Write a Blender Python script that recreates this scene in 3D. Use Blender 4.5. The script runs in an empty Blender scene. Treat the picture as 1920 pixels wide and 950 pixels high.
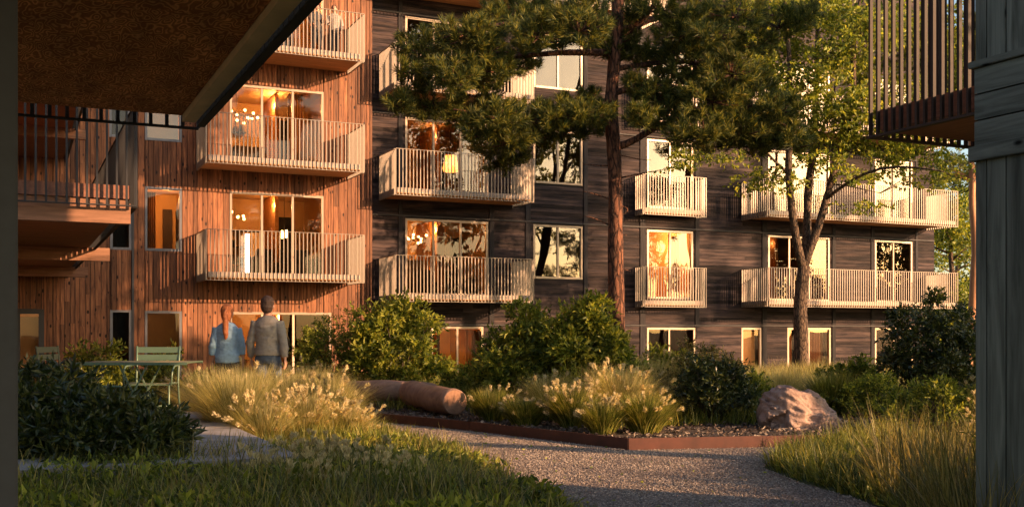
import bpy, bmesh, math, random
import numpy as np
from mathutils import Vector, Matrix
R = math.radians
random.seed(7); RNG = np.random.default_rng(11)
scn = bpy.context.scene
# ------------------------------------------------------------------ camera, light, exposure
# world axes: +X runs along the long facade to the right, +Y runs away from the viewer into it
CA, SA = math.cos(R(25)), math.sin(R(25))
F = 2000.0; EYE = 1.3; HZ = 620.0
cam_d = bpy.data.cameras.new('camera'); cam = bpy.data.objects.new('camera', cam_d)
scn.collection.objects.link(cam); scn.camera = cam
cam.location = (0, 0, EYE); cam.rotation_euler = (R(90), 0, R(-25))
cam_d.lens = 37.5; cam_d.sensor_width = 36; cam_d.shift_y = 145/1920
cam_d.clip_end = 3000; cam_d.clip_start = .05
w = bpy.data.worlds.new('World'); scn.world = w; w.use_nodes = True
nt = w.node_tree; bg = nt.nodes['Background']
sky = nt.nodes.new('ShaderNodeTexSky'); sky.sky_type = 'NISHITA'; sky.sun_disc = False
SUN = Vector((1.35, -1.63, .57)).normalized()
sky.sun_elevation = math.asin(SUN.z); sky.sun_rotation = math.atan2(SUN.x, SUN.y)
sky.dust_density = 1.6; sky.air_density = 1.0; sky.ozone_density = .3; sky.altitude = 0
nt.links.new(sky.outputs[0], bg.inputs[0]); bg.inputs[1].default_value = .11
sd = bpy.data.lights.new('sun', 'SUN'); so = bpy.data.objects.new('sun', sd); scn.collection.objects.link(so)
sd.energy = 5.0; sd.angle = R(.5); sd.color = (1, .58, .31)
so.rotation_euler = (-SUN).to_track_quat('-Z', 'Y').to_euler(); so.location = (30, -30, 20)
scn.view_settings.view_transform = 'Standard'; scn.view_settings.look = 'None'
scn.view_settings.gamma = 1; scn.view_settings.use_curve_mapping = False
scn.view_settings.exposure = 1.3

# ------------------------------------------------------------------ picture -> place
def at(px, D, py=HZ):
    X = (px-960)/F*D
    return Vector((CA*X+SA*D, -SA*X+CA*D, EYE+(HZ-py)/F*D))
def gp(px, py, z=0.0):
    return at(px, (EYE-z)*F/(py-HZ), py)
def dn(px, n):
    r = (px-960)/F
    return n/(CA-SA*r)
def U(px, n):
    r = (px-960)/F
    return dn(px, n)*(CA*r+SA)
def Z(px, py, n):
    return EYE+(HZ-py)/F*dn(px, n)
def sm(a, b, x):
    t = min(1, max(0, (x-a)/(b-a))); return t*t*(3-2*t)
def gz(u, n):
    z = -.65*sm(22, 29, n)
    z += .13*sm(10.6, 9.2, n)*sm(3.9, 2.6, u)*sm(-8, -2, u)          # low bank in front of the terrace
    return z

# ------------------------------------------------------------------ object helpers
COL = scn.collection
def tag(o, label=None, cat=None, group=None, kind=None):
    if label: o['label'] = label
    if cat: o['category'] = cat
    if group: o['group'] = group
    if kind: o['kind'] = kind
    return o
def thing(name, loc, label, cat, group=None, rz=0):
    o = bpy.data.objects.new(name, None); COL.objects.link(o); o.empty_display_size = .2
    o.location = loc; o.rotation_euler = (0, 0, rz)
    return tag(o, label, cat, group)
def wloc(o):
    v = Vector((0, 0, 0))
    while o is not None:
        v = v+o.location; o = o.parent
    return v
def link(name, me, mat, parent=None, local=False):
    """meshes are written in world coordinates; local=True keeps them in the parent's own space"""
    o = bpy.data.objects.new(name, me); COL.objects.link(o)
    if mat: me.materials.append(mat)
    if parent is not None:
        if not local:
            me.transform(Matrix.Translation(-wloc(parent)))
        o.parent = parent
    return o
class MB:
    def __init__(s): s.v = []; s.f = []; s.sm = []
    def box(s, x0, x1, y0, y1, z0, z1):
        if x1 < x0: x0, x1 = x1, x0
        if y1 < y0: y0, y1 = y1, y0
        if z1 < z0: z0, z1 = z1, z0
        b = len(s.v)
        s.v += [(x0,y0,z0),(x1,y0,z0),(x1,y1,z0),(x0,y1,z0),(x0,y0,z1),(x1,y0,z1),(x1,y1,z1),(x0,y1,z1)]
        s.f += [(b,b+3,b+2,b+1),(b+4,b+5,b+6,b+7),(b,b+1,b+5,b+4),(b+1,b+2,b+6,b+5),(b+2,b+3,b+7,b+6),(b+3,b,b+4,b+7)]
        s.sm += [False]*6
        return s
    def bar(s, p, q, a, b_, up=(0,0,1)):
        p = Vector(p); q = Vector(q); d = (q-p).normalized(); up = Vector(up)
        if abs(d.dot(up)) > .98: up = Vector((0,1,0))
        x = d.cross(up).normalized()*a/2; y = x.cross(d).normalized()*b_/2; b = len(s.v)
        for c in (p, q): s.v += [tuple(c-x-y), tuple(c+x-y), tuple(c+x+y), tuple(c-x+y)]
        s.f += [(b,b+1,b+2,b+3),(b+7,b+6,b+5,b+4)]+[(b+i,b+4+i,b+4+(i+1)%4,b+(i+1)%4) for i in range(4)]
        s.sm += [False]*6
        return s
    def tube(s, pts, rad, sides=8, asp=1.0, jit=0, side=None):
        pts = [Vector(p) for p in pts]; n = len(pts)
        if not isinstance(rad, (list, tuple)): rad = [rad]*n
        b = len(s.v); ref = Vector(side) if side else None
        for i, p in enumerate(pts):
            d = (pts[min(i+1, n-1)]-pts[max(i-1, 0)])
            if d.length < 1e-6: d = Vector((0,0,1))
            d.normalize()
            if ref is None: ref = Vector((1,0,0)) if abs(d.x) < .8 else Vector((0,1,0))
            x = (ref-d*ref.dot(d)).normalized(); y = d.cross(x); ref = x
            r = rad[i]; ra, rb = (r if isinstance(r, tuple) else (r, r*asp))
            for k in range(sides):
                t = 2*math.pi*k/sides; j = 1+jit*(random.random()-.5)
                s.v.append(tuple(p+x*math.cos(t)*ra*j+y*math.sin(t)*rb*j))
        for i in range(n-1):
            for k in range(sides):
                a0 = b+i*sides+k; a1 = b+i*sides+(k+1) % sides
                s.f.append((a0, a1, a1+sides, a0+sides)); s.sm.append(True)
        s.f.append(tuple(b+k for k in range(sides))[::-1]); s.f.append(tuple(b+(n-1)*sides+k for k in range(sides)))
        s.sm += [False, False]
        return s
    def ell(s, c, r, seg=14, rings=9, rot=None):
        c = Vector(c); pts = []
        b = len(s.v)
        for i in range(rings+1):
            ph = math.pi*i/rings
            for k in range(seg):
                t = 2*math.pi*k/seg
                p = Vector((r[0]*math.sin(ph)*math.cos(t), r[1]*math.sin(ph)*math.sin(t), r[2]*math.cos(ph)))
                if rot: p = rot @ p
                s.v.append(tuple(c+p))
        for i in range(rings):
            for k in range(seg):
                a0 = b+i*seg+k; a1 = b+i*seg+(k+1) % seg
                s.f.append((a0, a0+seg, a1+seg, a1)); s.sm.append(True)
        return s
    def mesh(s, name):
        me = bpy.data.meshes.new(name); me.from_pydata(s.v, [], s.f)
        me.polygons.foreach_set('use_smooth', s.sm); me.update()
        return me
    def build(s, name, mat, parent=None, local=False, bevel=0):
        me = s.mesh(name)
        if bevel:
            bm = bmesh.new(); bm.from_mesh(me)
            bmesh.ops.bevel(bm, geom=[e for e in bm.edges], offset=bevel, segments=2, affect='EDGES', clamp_overlap=True)
            bm.to_mesh(me); bm.free()
        return link(name, me, mat, parent, local)
def np_mesh(name, V, faces_flat, loops_per, mat, parent=None, local=False, smooth=True):
    me = bpy.data.meshes.new(name); nf = len(loops_per)
    me.vertices.add(len(V)); me.vertices.foreach_set('co', np.asarray(V, np.float32).ravel())
    me.loops.add(len(faces_flat)); me.loops.foreach_set('vertex_index', np.asarray(faces_flat, np.int32))
    me.polygons.add(nf); st = np.concatenate([[0], np.cumsum(loops_per)[:-1]]).astype(np.int32)
    me.polygons.foreach_set('loop_start', st); me.polygons.foreach_set('use_smooth', np.full(nf, smooth))
    me.update(calc_edges=True); me.validate()
    return link(name, me, mat, parent, local)

# ------------------------------------------------------------------ materials
def newmat(name):
    m = bpy.data.materials.new(name); m.use_nodes = True
    return m, m.node_tree, m.node_tree.nodes['Principled BSDF']
def nd(t, typ, **k):
    n = t.nodes.new(typ)
    for a, b in k.items(): setattr(n, a, b)
    return n
def mapped(t, scale, island=True, kind='Object'):
    tc = nd(t, 'ShaderNodeTexCoord'); mp = nd(t, 'ShaderNodeMapping'); mp.inputs['Scale'].default_value = scale
    if island:
        g = nd(t, 'ShaderNodeNewGeometry'); mu = nd(t, 'ShaderNodeMath', operation='MULTIPLY'); mu.inputs[1].default_value = 37
        va = nd(t, 'ShaderNodeVectorMath', operation='ADD')
        t.links.new(g.outputs['Random Per Island'], mu.inputs[0]); t.links.new(mu.outputs[0], va.inputs[1])
        t.links.new(tc.outputs[kind], va.inputs[0]); t.links.new(va.outputs[0], mp.inputs[0])
    else: t.links.new(tc.outputs[kind], mp.inputs[0])
    return mp
def ramp(t, src, stops):
    r = nd(t, 'ShaderNodeValToRGB'); e = r.color_ramp.elements
    while len(e) < len(stops): e.new(.5)
    for i, (p, c) in enumerate(stops): e[i].position = p; e[i].color = (*c, 1) if len(c) == 3 else c
    t.links.new(src, r.inputs[0]); return r
def noise(t, mp, scale=1, detail=5, rough=.6, dist=0):
    n = nd(t, 'ShaderNodeTexNoise'); n.inputs['Scale'].default_value = scale; n.inputs['Detail'].default_value = detail
    n.inputs['Roughness'].default_value = rough; n.inputs['Distortion'].default_value = dist
    if mp is not None: t.links.new(mp.outputs[0], n.inputs['Vector'])
    return n
def mixc(t, fac, a, b, mode='MIX'):
    m = nd(t, 'ShaderNodeMix', data_type='RGBA', blend_type=mode)
    for s, v in ((m.inputs[0], fac), (m.inputs[6], a), (m.inputs[7], b)):
        if hasattr(v, 'links'): t.links.new(v, s)
        elif isinstance(v, tuple): s.default_value = (*v, 1)
        else: s.default_value = v
    return m.outputs[2]
def bump(t, b, h, strength=.4, dist=.01):
    n = nd(t, 'ShaderNodeBump'); n.inputs['Strength'].default_value = strength; n.inputs['Distance'].default_value = dist
    t.links.new(h, n.inputs['Height']); t.links.new(n.outputs[0], b.inputs['Normal'])
def island_val(t, col, lo, hi):
    g = nd(t, 'ShaderNodeNewGeometry'); mr = nd(t, 'ShaderNodeMapRange'); mr.inputs[3].default_value = lo; mr.inputs[4].default_value = hi
    t.links.new(g.outputs['Random Per Island'], mr.inputs[0])
    h = nd(t, 'ShaderNodeHueSaturation'); t.links.new(col, h.inputs['Color']); t.links.new(mr.outputs[0], h.inputs['Value'])
    return h.outputs[0]
def wood(name, axis, dark, light, knots=0, rough=.65, lo=.7, hi=1.25, fine=26, spec=.3, streak=None):
    m, t, b = newmat(name)
    sc = [fine]*3; sc[axis] = fine*.07
    mp = mapped(t, sc); n1 = noise(t, mp, 1, 6, .62, .6)
    col = ramp(t, n1.outputs[0], [(.3, dark), (.68, light)]).outputs[0]
    if streak:
        sc2 = [9]*3; sc2[axis] = .8
        n2 = noise(t, mapped(t, sc2, False), 1, 4, .6)
        r2 = ramp(t, n2.outputs[0], [(.42, (0,0,0)), (.68, (1,1,1))])
        col = mixc(t, r2.outputs[0], col, streak)
    if knots:
        sk = [6.5]*3; sk[axis] = 3.2
        mk = mapped(t, sk); v = nd(t, 'ShaderNodeTexVoronoi'); v.inputs['Scale'].default_value = 1
        t.links.new(mk.outputs[0], v.inputs['Vector'])
        rk = ramp(t, v.outputs['Distance'], [(.10*knots, (1,1,1)), (.17*knots, (0,0,0))])
        col = mixc(t, rk.outputs[0], col, tuple(c*.16 for c in dark))
    col = island_val(t, col, lo, hi)
    t.links.new(col, b.inputs['Base Color']); b.inputs['Roughness'].default_value = rough
    b.inputs['Specular IOR Level'].default_value = spec
    bump(t, b, n1.outputs[0], .35, .006)
    return m
def plain(name, c, rough=.5, metal=0, nz=.15, sc=9, spec=.5, bstr=.1):
    m, t, b = newmat(name)
    n = noise(t, mapped(t, (sc,)*3, False), 1, 5)
    a = tuple(x*(1-nz) for x in c); d = tuple(min(1, x*(1+nz)) for x in c)
    t.links.new(ramp(t, n.outputs[0], [(.3, a), (.7, d)]).outputs[0], b.inputs['Base Color'])
    b.inputs['Roughness'].default_value = rough; b.inputs['Metallic'].default_value = metal
    b.inputs['Specular IOR Level'].default_value = spec
    bump(t, b, n.outputs[0], bstr, .004)
    return m
def leafmat(name, cols, trans=.35, rough=.5, spec=.4):
    """leaf / blade: hue differs from leaf to leaf, some light passes through"""
    m, t, b = newmat(name)
    g = nd(t, 'ShaderNodeNewGeometry')
    st = [(i/(len(cols)-1), c) for i, c in enumerate(cols)]
    col = ramp(t, g.outputs['Random Per Island'], st).outputs[0]
    n = noise(t, mapped(t, (1.3,)*3, False), 1, 3)
    r = ramp(t, n.outputs[0], [(.35, (.72,.72,.72)), (.65, (1.2,1.2,1.1))])
    col = mixc(t, 1.0, col, r.outputs[0], 'MULTIPLY')
    t.links.new(col, b.inputs['Base Color']); b.inputs['Roughness'].default_value = rough; b.inputs['Specular IOR Level'].default_value = spec
    tr = nd(t, 'ShaderNodeBsdfTranslucent'); mx = nd(t, 'ShaderNodeMixShader'); mx.inputs[0].default_value = trans
    br = mixc(t, 1.0, col, (1.5, 1.35, .8), 'MULTIPLY')
    t.links.new(br, tr.inputs[0]); out = t.nodes['Material Output']
    t.links.new(b.outputs[0], mx.inputs[1]); t.links.new(tr.outputs[0], mx.inputs[2]); t.links.new(mx.outputs[0], out.inputs[0])
    return m
def glass(name, refl, tint=(.74,.64,.52)):
    m, t, b = newmat(name); t.nodes.remove(b); out = t.nodes['Material Output']
    tr = nd(t, 'ShaderNodeBsdfTransparent'); tr.inputs[0].default_value = (*tint, 1)
    gl = nd(t, 'ShaderNodeBsdfGlossy'); gl.inputs['Roughness'].default_value = .0
    gl.inputs['Color'].default_value = (1, .97, .93, 1)
    fr = nd(t, 'ShaderNodeLayerWeight'); fr.inputs[0].default_value = .35
    mr = nd(t, 'ShaderNodeMapRange'); mr.inputs[3].default_value = refl; mr.inputs[4].default_value = min(1, refl+.2)
    t.links.new(fr.outputs['Fresnel'], mr.inputs[0]); mx = nd(t, 'ShaderNodeMixShader')
    n = noise(t, mapped(t, (.7,)*3, False), 1, 1); bp = nd(t, 'ShaderNodeBump'); bp.inputs['Strength'].default_value = .25; bp.inputs['Distance'].default_value = .03
    t.links.new(n.outputs[0], bp.inputs['Height']); t.links.new(bp.outputs[0], gl.inputs['Normal'])
    t.links.new(mr.outputs[0], mx.inputs[0]); t.links.new(tr.outputs[0], mx.inputs[1]); t.links.new(gl.outputs[0], mx.inputs[2])
    t.links.new(mx.outputs[0], out.inputs[0]); return m
def emit(name, c, s):
    m, t, b = newmat(name); b.inputs['Base Color'].default_value = (*c, 1)
    b.inputs['Emission Color'].default_value = (*c, 1); b.inputs['Emission Strength'].default_value = s; return m

M = {}
M['red'] = wood('larch_boards', 2, (.085,.028,.013), (.31,.130,.058), knots=1.15, lo=.55, hi=1.25)
M['dark'] = wood('weathered_boards', 0, (.004,.004,.006), (.028,.020,.022), lo=.45, hi=1.7, fine=24, spec=.1, streak=(.062,.042,.038))
M['darktrim'] = wood('charcoal_trim', 2, (.012,.011,.014), (.035,.031,.032), lo=.8, hi=1.2, spec=.12)
M['darktrim_h'] = wood('charcoal_rail', 0, (.02,.018,.02), (.055,.05,.05), lo=.8, hi=1.2)
M['rail'] = plain('champagne_metal', (.235,.19,.148), .42, .25, .05)
M['railgrey'] = plain('grey_metal', (.018,.018,.02), .85, 0, .08)
M['deck'] = wood('pale_deck', 0, (.32,.25,.2), (.55,.45,.37), lo=.85, hi=1.1)
M['soffit'] = wood('plywood_soffit', 0, (.34,.16,.06), (.56,.29,.12), knots=.6, lo=.9, hi=1.1, fine=14)
M['frame'] = plain('bronze_frame', (.30,.23,.17), .4, .3, .06)
M['framegrey'] = plain('blue_grey_frame', (.13,.13,.145), .4, .3, .06)
M['framedark'] = plain('dark_frame', (.035,.035,.04), .4, .3, .06)
M['pale'] = wood('pale_mullion', 2, (.5,.38,.26), (.7,.55,.4), lo=.9, hi=1.1)
M['glass'] = glass('window_glass', .02)
M['glassr'] = glass('mirroring_glass', .055)
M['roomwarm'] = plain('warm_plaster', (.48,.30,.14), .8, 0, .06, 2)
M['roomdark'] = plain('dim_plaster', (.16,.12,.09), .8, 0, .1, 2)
M['curtain'] = wood('linen_curtain', 2, (.42,.24,.11), (.66,.42,.22), lo=.9, hi=1.1, fine=9)
M['blind'] = plain('white_blind', (.75,.66,.56), .7, 0, .04, 3)
M['bulb'] = emit('warm_bulb', (1,.62,.25), 22)
M['tube'] = emit('white_tube', (1,.86,.66), 5)
M['shade'] = emit('lamp_shade', (1,.42,.1), 2.6)
M['picture'] = plain('cream_print', (.75,.6,.42), .6)
M['edge'] = plain('lit_edge_board', (.85,.58,.36), .8, 0, .1, 6, spec=.1)  # light along the balcony edge put into the board's pale colour
M['cloth_dark'] = plain('dark_fabric', (.03,.035,.045), .9)
M['green'] = plain('sage_paint', (.085,.135,.09), .38, .1, .05, spec=.5)
M['greendark'] = plain('dark_green_paint', (.014,.02,.017), .8, 0, .05, spec=.1)
M['corten'] = plain('rusted_steel', (.075,.020,.010), .62, .1, .35, 5, bstr=.3)
def bark_mat(name, dark, light, sx=13):
    m, t, b = newmat(name); v = nd(t, 'ShaderNodeTexVoronoi', feature='DISTANCE_TO_EDGE'); v.inputs['Scale'].default_value = 1
    mp = mapped(t, (sx, sx, sx*.28), False); n0 = noise(t, mp, 1.5, 4); va = nd(t, 'ShaderNodeVectorMath', operation='MULTIPLY_ADD'); va.inputs[1].default_value = (.9,)*3
    t.links.new(n0.outputs['Color'], va.inputs[0]); t.links.new(mp.outputs[0], va.inputs[2]); t.links.new(va.outputs[0], v.inputs['Vector'])
    n = noise(t, mp, 2.5, 6, .7)
    c = ramp(t, n.outputs[0], [(.3, dark), (.7, light)]).outputs[0]; e = ramp(t, v.outputs['Distance'], [(.02, (.22,.2,.2)), (.16, (1,1,1))])
    c = mixc(t, 1.0, c, e.outputs[0], 'MULTIPLY'); t.links.new(c, b.inputs['Base Color']); b.inputs['Roughness'].default_value = .9
    bump(t, b, e.outputs[0], 1.0, .03); return m
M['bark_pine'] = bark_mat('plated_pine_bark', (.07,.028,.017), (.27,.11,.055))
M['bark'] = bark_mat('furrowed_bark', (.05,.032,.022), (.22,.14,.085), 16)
M['bark_lit'] = wood('sunlit_bark', 2, (.30,.13,.06), (.55,.27,.13), lo=.8, hi=1.1, fine=12)  # sunlight on the far trunks put into the bark colour
M['log'] = wood('peeled_log', 0, (.17,.095,.065), (.33,.205,.145), knots=.5, lo=.95, hi=1.05, fine=7, rough=.5)
M['logend'] = plain('log_end', (.27,.15,.095), .8, 0, .3, 14, spec=.1)
M['rightwood'] = wood('grey_green_boards', 2, (.045,.045,.036), (.17,.168,.14), knots=.9, spec=.08, lo=.8, hi=1.2, fine=16)
M['rightwood_h'] = wood('grey_green_planks', 1, (.045,.045,.036), (.17,.168,.14), knots=.9, spec=.08, lo=.8, hi=1.2, fine=16)
M['slat'] = wood('brown_slats', 2, (.016,.010,.008), (.04,.026,.02), lo=.8, hi=1.2)
M['reddeck'] = wood('red_brown_planks', 1, (.14,.055,.03), (.24,.10,.06), lo=.8, hi=1.1)
M['post'] = plain('graphite_paint', (.03,.035,.042), .7, 0, .12, 20)
M['beam'] = wood('brown_beam', 0, (.13,.06,.03), (.27,.13,.075), knots=.8, lo=.9, hi=1.1)
M['leaf1'] = leafmat('glossy_leaves', [(.04,.065,.010), (.12,.16,.022), (.25,.28,.035), (.42,.42,.08)], .5)
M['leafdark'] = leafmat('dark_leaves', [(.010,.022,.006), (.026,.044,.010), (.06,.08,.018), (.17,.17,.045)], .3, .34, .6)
M['leafbirch'] = leafmat('light_leaves', [(.06,.10,.015), (.15,.20,.028), (.28,.31,.045), (.44,.43,.09)], .5)
M['needle'] = leafmat('pine_needles', [(.022,.045,.016), (.06,.09,.024), (.15,.165,.036), (.32,.29,.06)], .35, .55)
M['grass'] = leafmat('meadow_grass', [(.035,.05,.009), (.10,.13,.02), (.23,.24,.04), (.46,.40,.13)], .4)
M['grassdry'] = leafmat('feather_grass', [(.16,.17,.055), (.33,.31,.12), (.50,.45,.21), (.66,.58,.32)], .5)
M['grasstan'] = leafmat('tawny_grass', [(.07,.07,.02), (.15,.14,.035), (.27,.22,.07), (.42,.33,.14)], .4)
M['plume'] = leafmat('cream_plumes', [(.45,.38,.22), (.6,.52,.33), (.72,.64,.44)], .4)
M['stem'] = plain('brown_stems', (.06,.042,.025), .7)
M['skin'] = plain('skin', (.46,.24,.16), .5, 0, .04)
M['bluesweater'] = plain('light_blue_knit', (.24,.37,.50), .9, 0, .12, 30, bstr=.4)
M['greysweater'] = plain('grey_brown_knit', (.25,.225,.195), .9, 0, .12, 30, bstr=.4)
M['jeans'] = plain('blue_denim', (.06,.085,.13), .85, 0, .15, 40)
M['trousers'] = plain('dark_trousers', (.035,.035,.04), .85, 0, .15, 40)
M['ginger'] = wood('ginger_hair', 2, (.28,.08,.03), (.55,.19,.07), lo=.9, hi=1.1, fine=60)
M['brownhair'] = wood('dark_brown_hair', 2, (.035,.022,.017), (.09,.055,.04), lo=.9, hi=1.1, fine=60)
M['whitetop'] = plain('white_shirt', (.30,.26,.23), .85)
M['shoe'] = plain('dark_shoes', (.05,.045,.04), .6)

# ground materials
def ground_mat():
    m, t, b = newmat('soil_and_moss'); n = noise(t, mapped(t, (1.1,)*3, False), 1, 6, .65)
    n2 = noise(t, mapped(t, (14,)*3, False), 1, 5, .7)
    c = ramp(t, n.outputs[0], [(.35, (.035,.045,.014)), (.55, (.07,.085,.025)), (.7, (.10,.085,.045))]).outputs[0]
    c = mixc(t, .6, c, ramp(t, n2.outputs[0], [(.3, (.35,.35,.35)), (.7, (1.3,1.3,1.2))]).outputs[0], 'MULTIPLY')
    t.links.new(c, b.inputs['Base Color']); b.inputs['Roughness'].default_value = .95; bump(t, b, n2.outputs[0], .8, .04); return m
def gravel_mat():
    m, t, b = newmat('fine_gravel'); mp = mapped(t, (1,)*3, False)
    v = nd(t, 'ShaderNodeTexVoronoi'); v.inputs['Scale'].default_value = 62; t.links.new(mp.outputs[0], v.inputs['Vector'])
    n = noise(t, mp, 1.6, 5, .6)
    bw = nd(t, 'ShaderNodeRGBToBW'); t.links.new(v.outputs['Color'], bw.inputs[0])
    c = ramp(t, bw.outputs[0], [(.2, (.09,.068,.055)), (.5, (.19,.148,.12)), (.8, (.36,.29,.24))]).outputs[0]
    c = mixc(t, .55, c, ramp(t, n.outputs[0], [(.3, (.62,.62,.62)), (.7, (1.2,1.15,1.1))]).outputs[0], 'MULTIPLY')
    t.links.new(c, b.inputs['Base Color']); b.inputs['Roughness'].default_value = .9
    inv = nd(t, 'ShaderNodeMath', operation='SUBTRACT'); inv.inputs[0].default_value = 1; t.links.new(v.outputs['Distance'], inv.inputs[1])
    bump(t, b, inv.outputs[0], 1.0, .02); return m
def slab_mat():
    m, t, b = newmat('concrete_paving'); n = noise(t, mapped(t, (3,)*3, False), 1, 7, .65)
    t.links.new(ramp(t, n.outputs[0], [(.3, (.20,.185,.18)), (.7, (.33,.31,.30))]).outputs[0], b.inputs['Base Color'])
    b.inputs['Roughness'].default_value = .8; bump(t, b, n.outputs[0], .2, .01); return m
def rock_mat():
    m, t, b = newmat('pink_granite'); mp = mapped(t, (1,)*3, False)
    n = noise(t, mp, 5, 8, .65, .4); n2 = noise(t, mp, 26, 4, .6)
    mw = mapped(t, (3,3,9), False); n3 = noise(t, mw, 1, 6, .6, 1.5)
    c = ramp(t, n.outputs[0], [(.3, (.17,.105,.08)), (.5, (.30,.195,.155)), (.7, (.42,.29,.235))]).outputs[0]
    cr = ramp(t, n3.outputs[0], [(.36, (0,0,0)), (.42, (1,1,1))]).outputs[0]
    c = mixc(t, cr, (.10,.055,.045), c)
    t.links.new(c, b.inputs['Base Color']); b.inputs['Roughness'].default_value = .75
    ad = nd(t, 'ShaderNodeMath', operation='ADD'); t.links.new(n2.outputs[0], ad.inputs[0]); t.links.new(n3.outputs[0], ad.inputs[1])
    bump(t, b, ad.outputs[0], .6, .03); return m
M['ground'] = ground_mat(); M['gravel'] = gravel_mat(); M['slab'] = slab_mat(); M['rock'] = rock_mat()
M['mulchbase'] = plain('bark_mulch_bed', (.05,.032,.022), .95, 0, .5, 30, bstr=1)
M['chip'] = leafmat('bark_chips', [(.03,.018,.012), (.07,.045,.032), (.14,.10,.08), (.26,.2,.16)], 0)
M['pebble'] = leafmat('pebbles', [(.09,.07,.055), (.18,.14,.115), (.27,.215,.18), (.42,.34,.29)], 0)
def ply_mat():
    m, t, b = newmat('swirling_plywood'); mp = mapped(t, (2.6,.95,1), True)
    n0 = noise(t, mp, 2.4, 2, .5)
    wv = nd(t, 'ShaderNodeTexNoise'); wv.inputs['Scale'].default_value = 5.0; wv.inputs['Detail'].default_value = 1.5
    t.links.new(mp.outputs[0], wv.inputs['Vector'])
    mu = nd(t, 'ShaderNodeMath', operation='MULTIPLY'); mu.inputs[1].default_value = 11; t.links.new(wv.outputs[0], mu.inputs[0])
    fr = nd(t, 'ShaderNodeMath', operation='PINGPONG'); fr.inputs[1].default_value = .5; t.links.new(mu.outputs[0], fr.inputs[0])
    c = ramp(t, fr.outputs[0], [(.0, (.85,.38,.16)), (.12, (.66,.27,.11)), (.28, (.42,.15,.055)), (.5, (.34,.115,.04))]).outputs[0]
    c = mixc(t, .6, c, ramp(t, n0.outputs[0], [(.35, (.55,.55,.55)), (.65, (1.25,1.2,1.1))]).outputs[0], 'MULTIPLY')
    t.links.new(c, b.inputs['Base Color']); b.inputs['Roughness'].default_value = .85; b.inputs['Specular IOR Level'].default_value = .08; bump(t, b, fr.outputs[0], .3, .004); return m
M['ply'] = ply_mat()

# ------------------------------------------------------------------ ground, path, terrace, bed
def axis_coords(a, b, step, far):
    c = list(np.arange(a, b+1e-6, step)); s = step; x = b
    while x < far: s *= 1.6; x += s; c.append(x)
    s = step; x = a
    while x > -far: s *= 1.6; x -= s; c.insert(0, x)
    return c
gx = axis_coords(-12, 40, .5, 900); gy = axis_coords(-4, 40, .5, 900)
V = [(x, y, gz(x, y)) for y in gy for x in gx]; nx = len(gx)
Fc = [(j*nx+i, j*nx+i+1, (j+1)*nx+i+1, (j+1)*nx+i) for j in range(len(gy)-1) for i in range(nx-1)]
me = bpy.data.meshes.new('ground'); me.from_pydata(V, [], Fc)
tag(link('ground', me, M['ground']), kind='structure')
def poly_sheet(name, pts, z, mat, thick=0.0):
    bm = bmesh.new(); vs = [bm.verts.new((p[0], p[1], z)) for p in pts]; f = bm.faces.new(vs)
    if f.normal.z < 0: f.normal_flip()
    bm.normal_update()
    if thick:
        r = bmesh.ops.extrude_face_region(bm, geom=[f]); bmesh.ops.translate(bm, vec=(0,0,-thick), verts=[v for v in r['geom'] if isinstance(v, bmesh.types.BMVert)])
    bmesh.ops.triangulate(bm, faces=bm.faces[:]); bmesh.ops.recalc_face_normals(bm, faces=bm.faces[:])
    me = bpy.data.meshes.new(name); bm.to_mesh(me); bm.free(); return link(name, me, mat)
path_px = [(330,792),(560,785),(715,790),(880,808),(1178,844),(1530,837),(1475,858),(1430,876),(1500,905),(1600,933),(1760,1000),(1960,1120),
           (1150,1120),(1060,950),(990,912),(930,885),(900,858),(860,836),(780,818),(700,806),(560,815),(330,822)]
PATH = [gp(*p) for p in path_px]
tag(poly_sheet('gravel_path', PATH, .005, M['gravel']), kind='structure')
bed_px = [(640,786),(715,789),(880,807),(1178,843),(1530,836),(1640,828),(1700,790),(1640,740),(1000,728),(640,742)]
BED = [gp(*p) for p in bed_px]
def inpoly(P, x, y):
    c = False; j = len(P)-1
    for i in range(len(P)):
        if (P[i][1] > y) != (P[j][1] > y) and x < (P[j][0]-P[i][0])*(y-P[i][1])/(P[j][1]-P[i][1])+P[i][0]: c = not c
        j = i
    return c
tag(poly_sheet('mulch_bed', BED, .07, M['mulchbase']), kind='structure')
SLAB = .27
t = MB()
for i, (a, b) in enumerate([(-3.4,-2.32),(-2.3,-1.22),(-1.2,-.12),(-.1,.98),(1.0,2.15)]):
    for (c, d) in [(8.70,10.18),(10.20,11.68),(11.70,13.2),(13.22,14.7)]: t.box(a, b, c, d, SLAB-.09, SLAB)
t.box(-3.38, 2.12, 8.73, 14.68, -.1, SLAB-.008)
tag(t.build('terrace', M['slab'], bevel=.004), kind='structure')

# corten edging
ed = thing('steel_edging', gp(1178,843), 'low rusted steel edging strip between gravel path and planting bed', 'edging')
t = MB(); segs = [gp(640,784), gp(880,808), gp(1178,843), gp(1530,836), gp(1600,832)]
for a, b in zip(segs, segs[1:]):
    d = (b-a).normalized()
    t = MB(); t.bar((a+d*.004).to_tuple()[:2]+(.062,), (b-d*.004).to_tuple()[:2]+(.062,), .012, .134)
    t.build('panel', M['corten'], ed)

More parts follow.
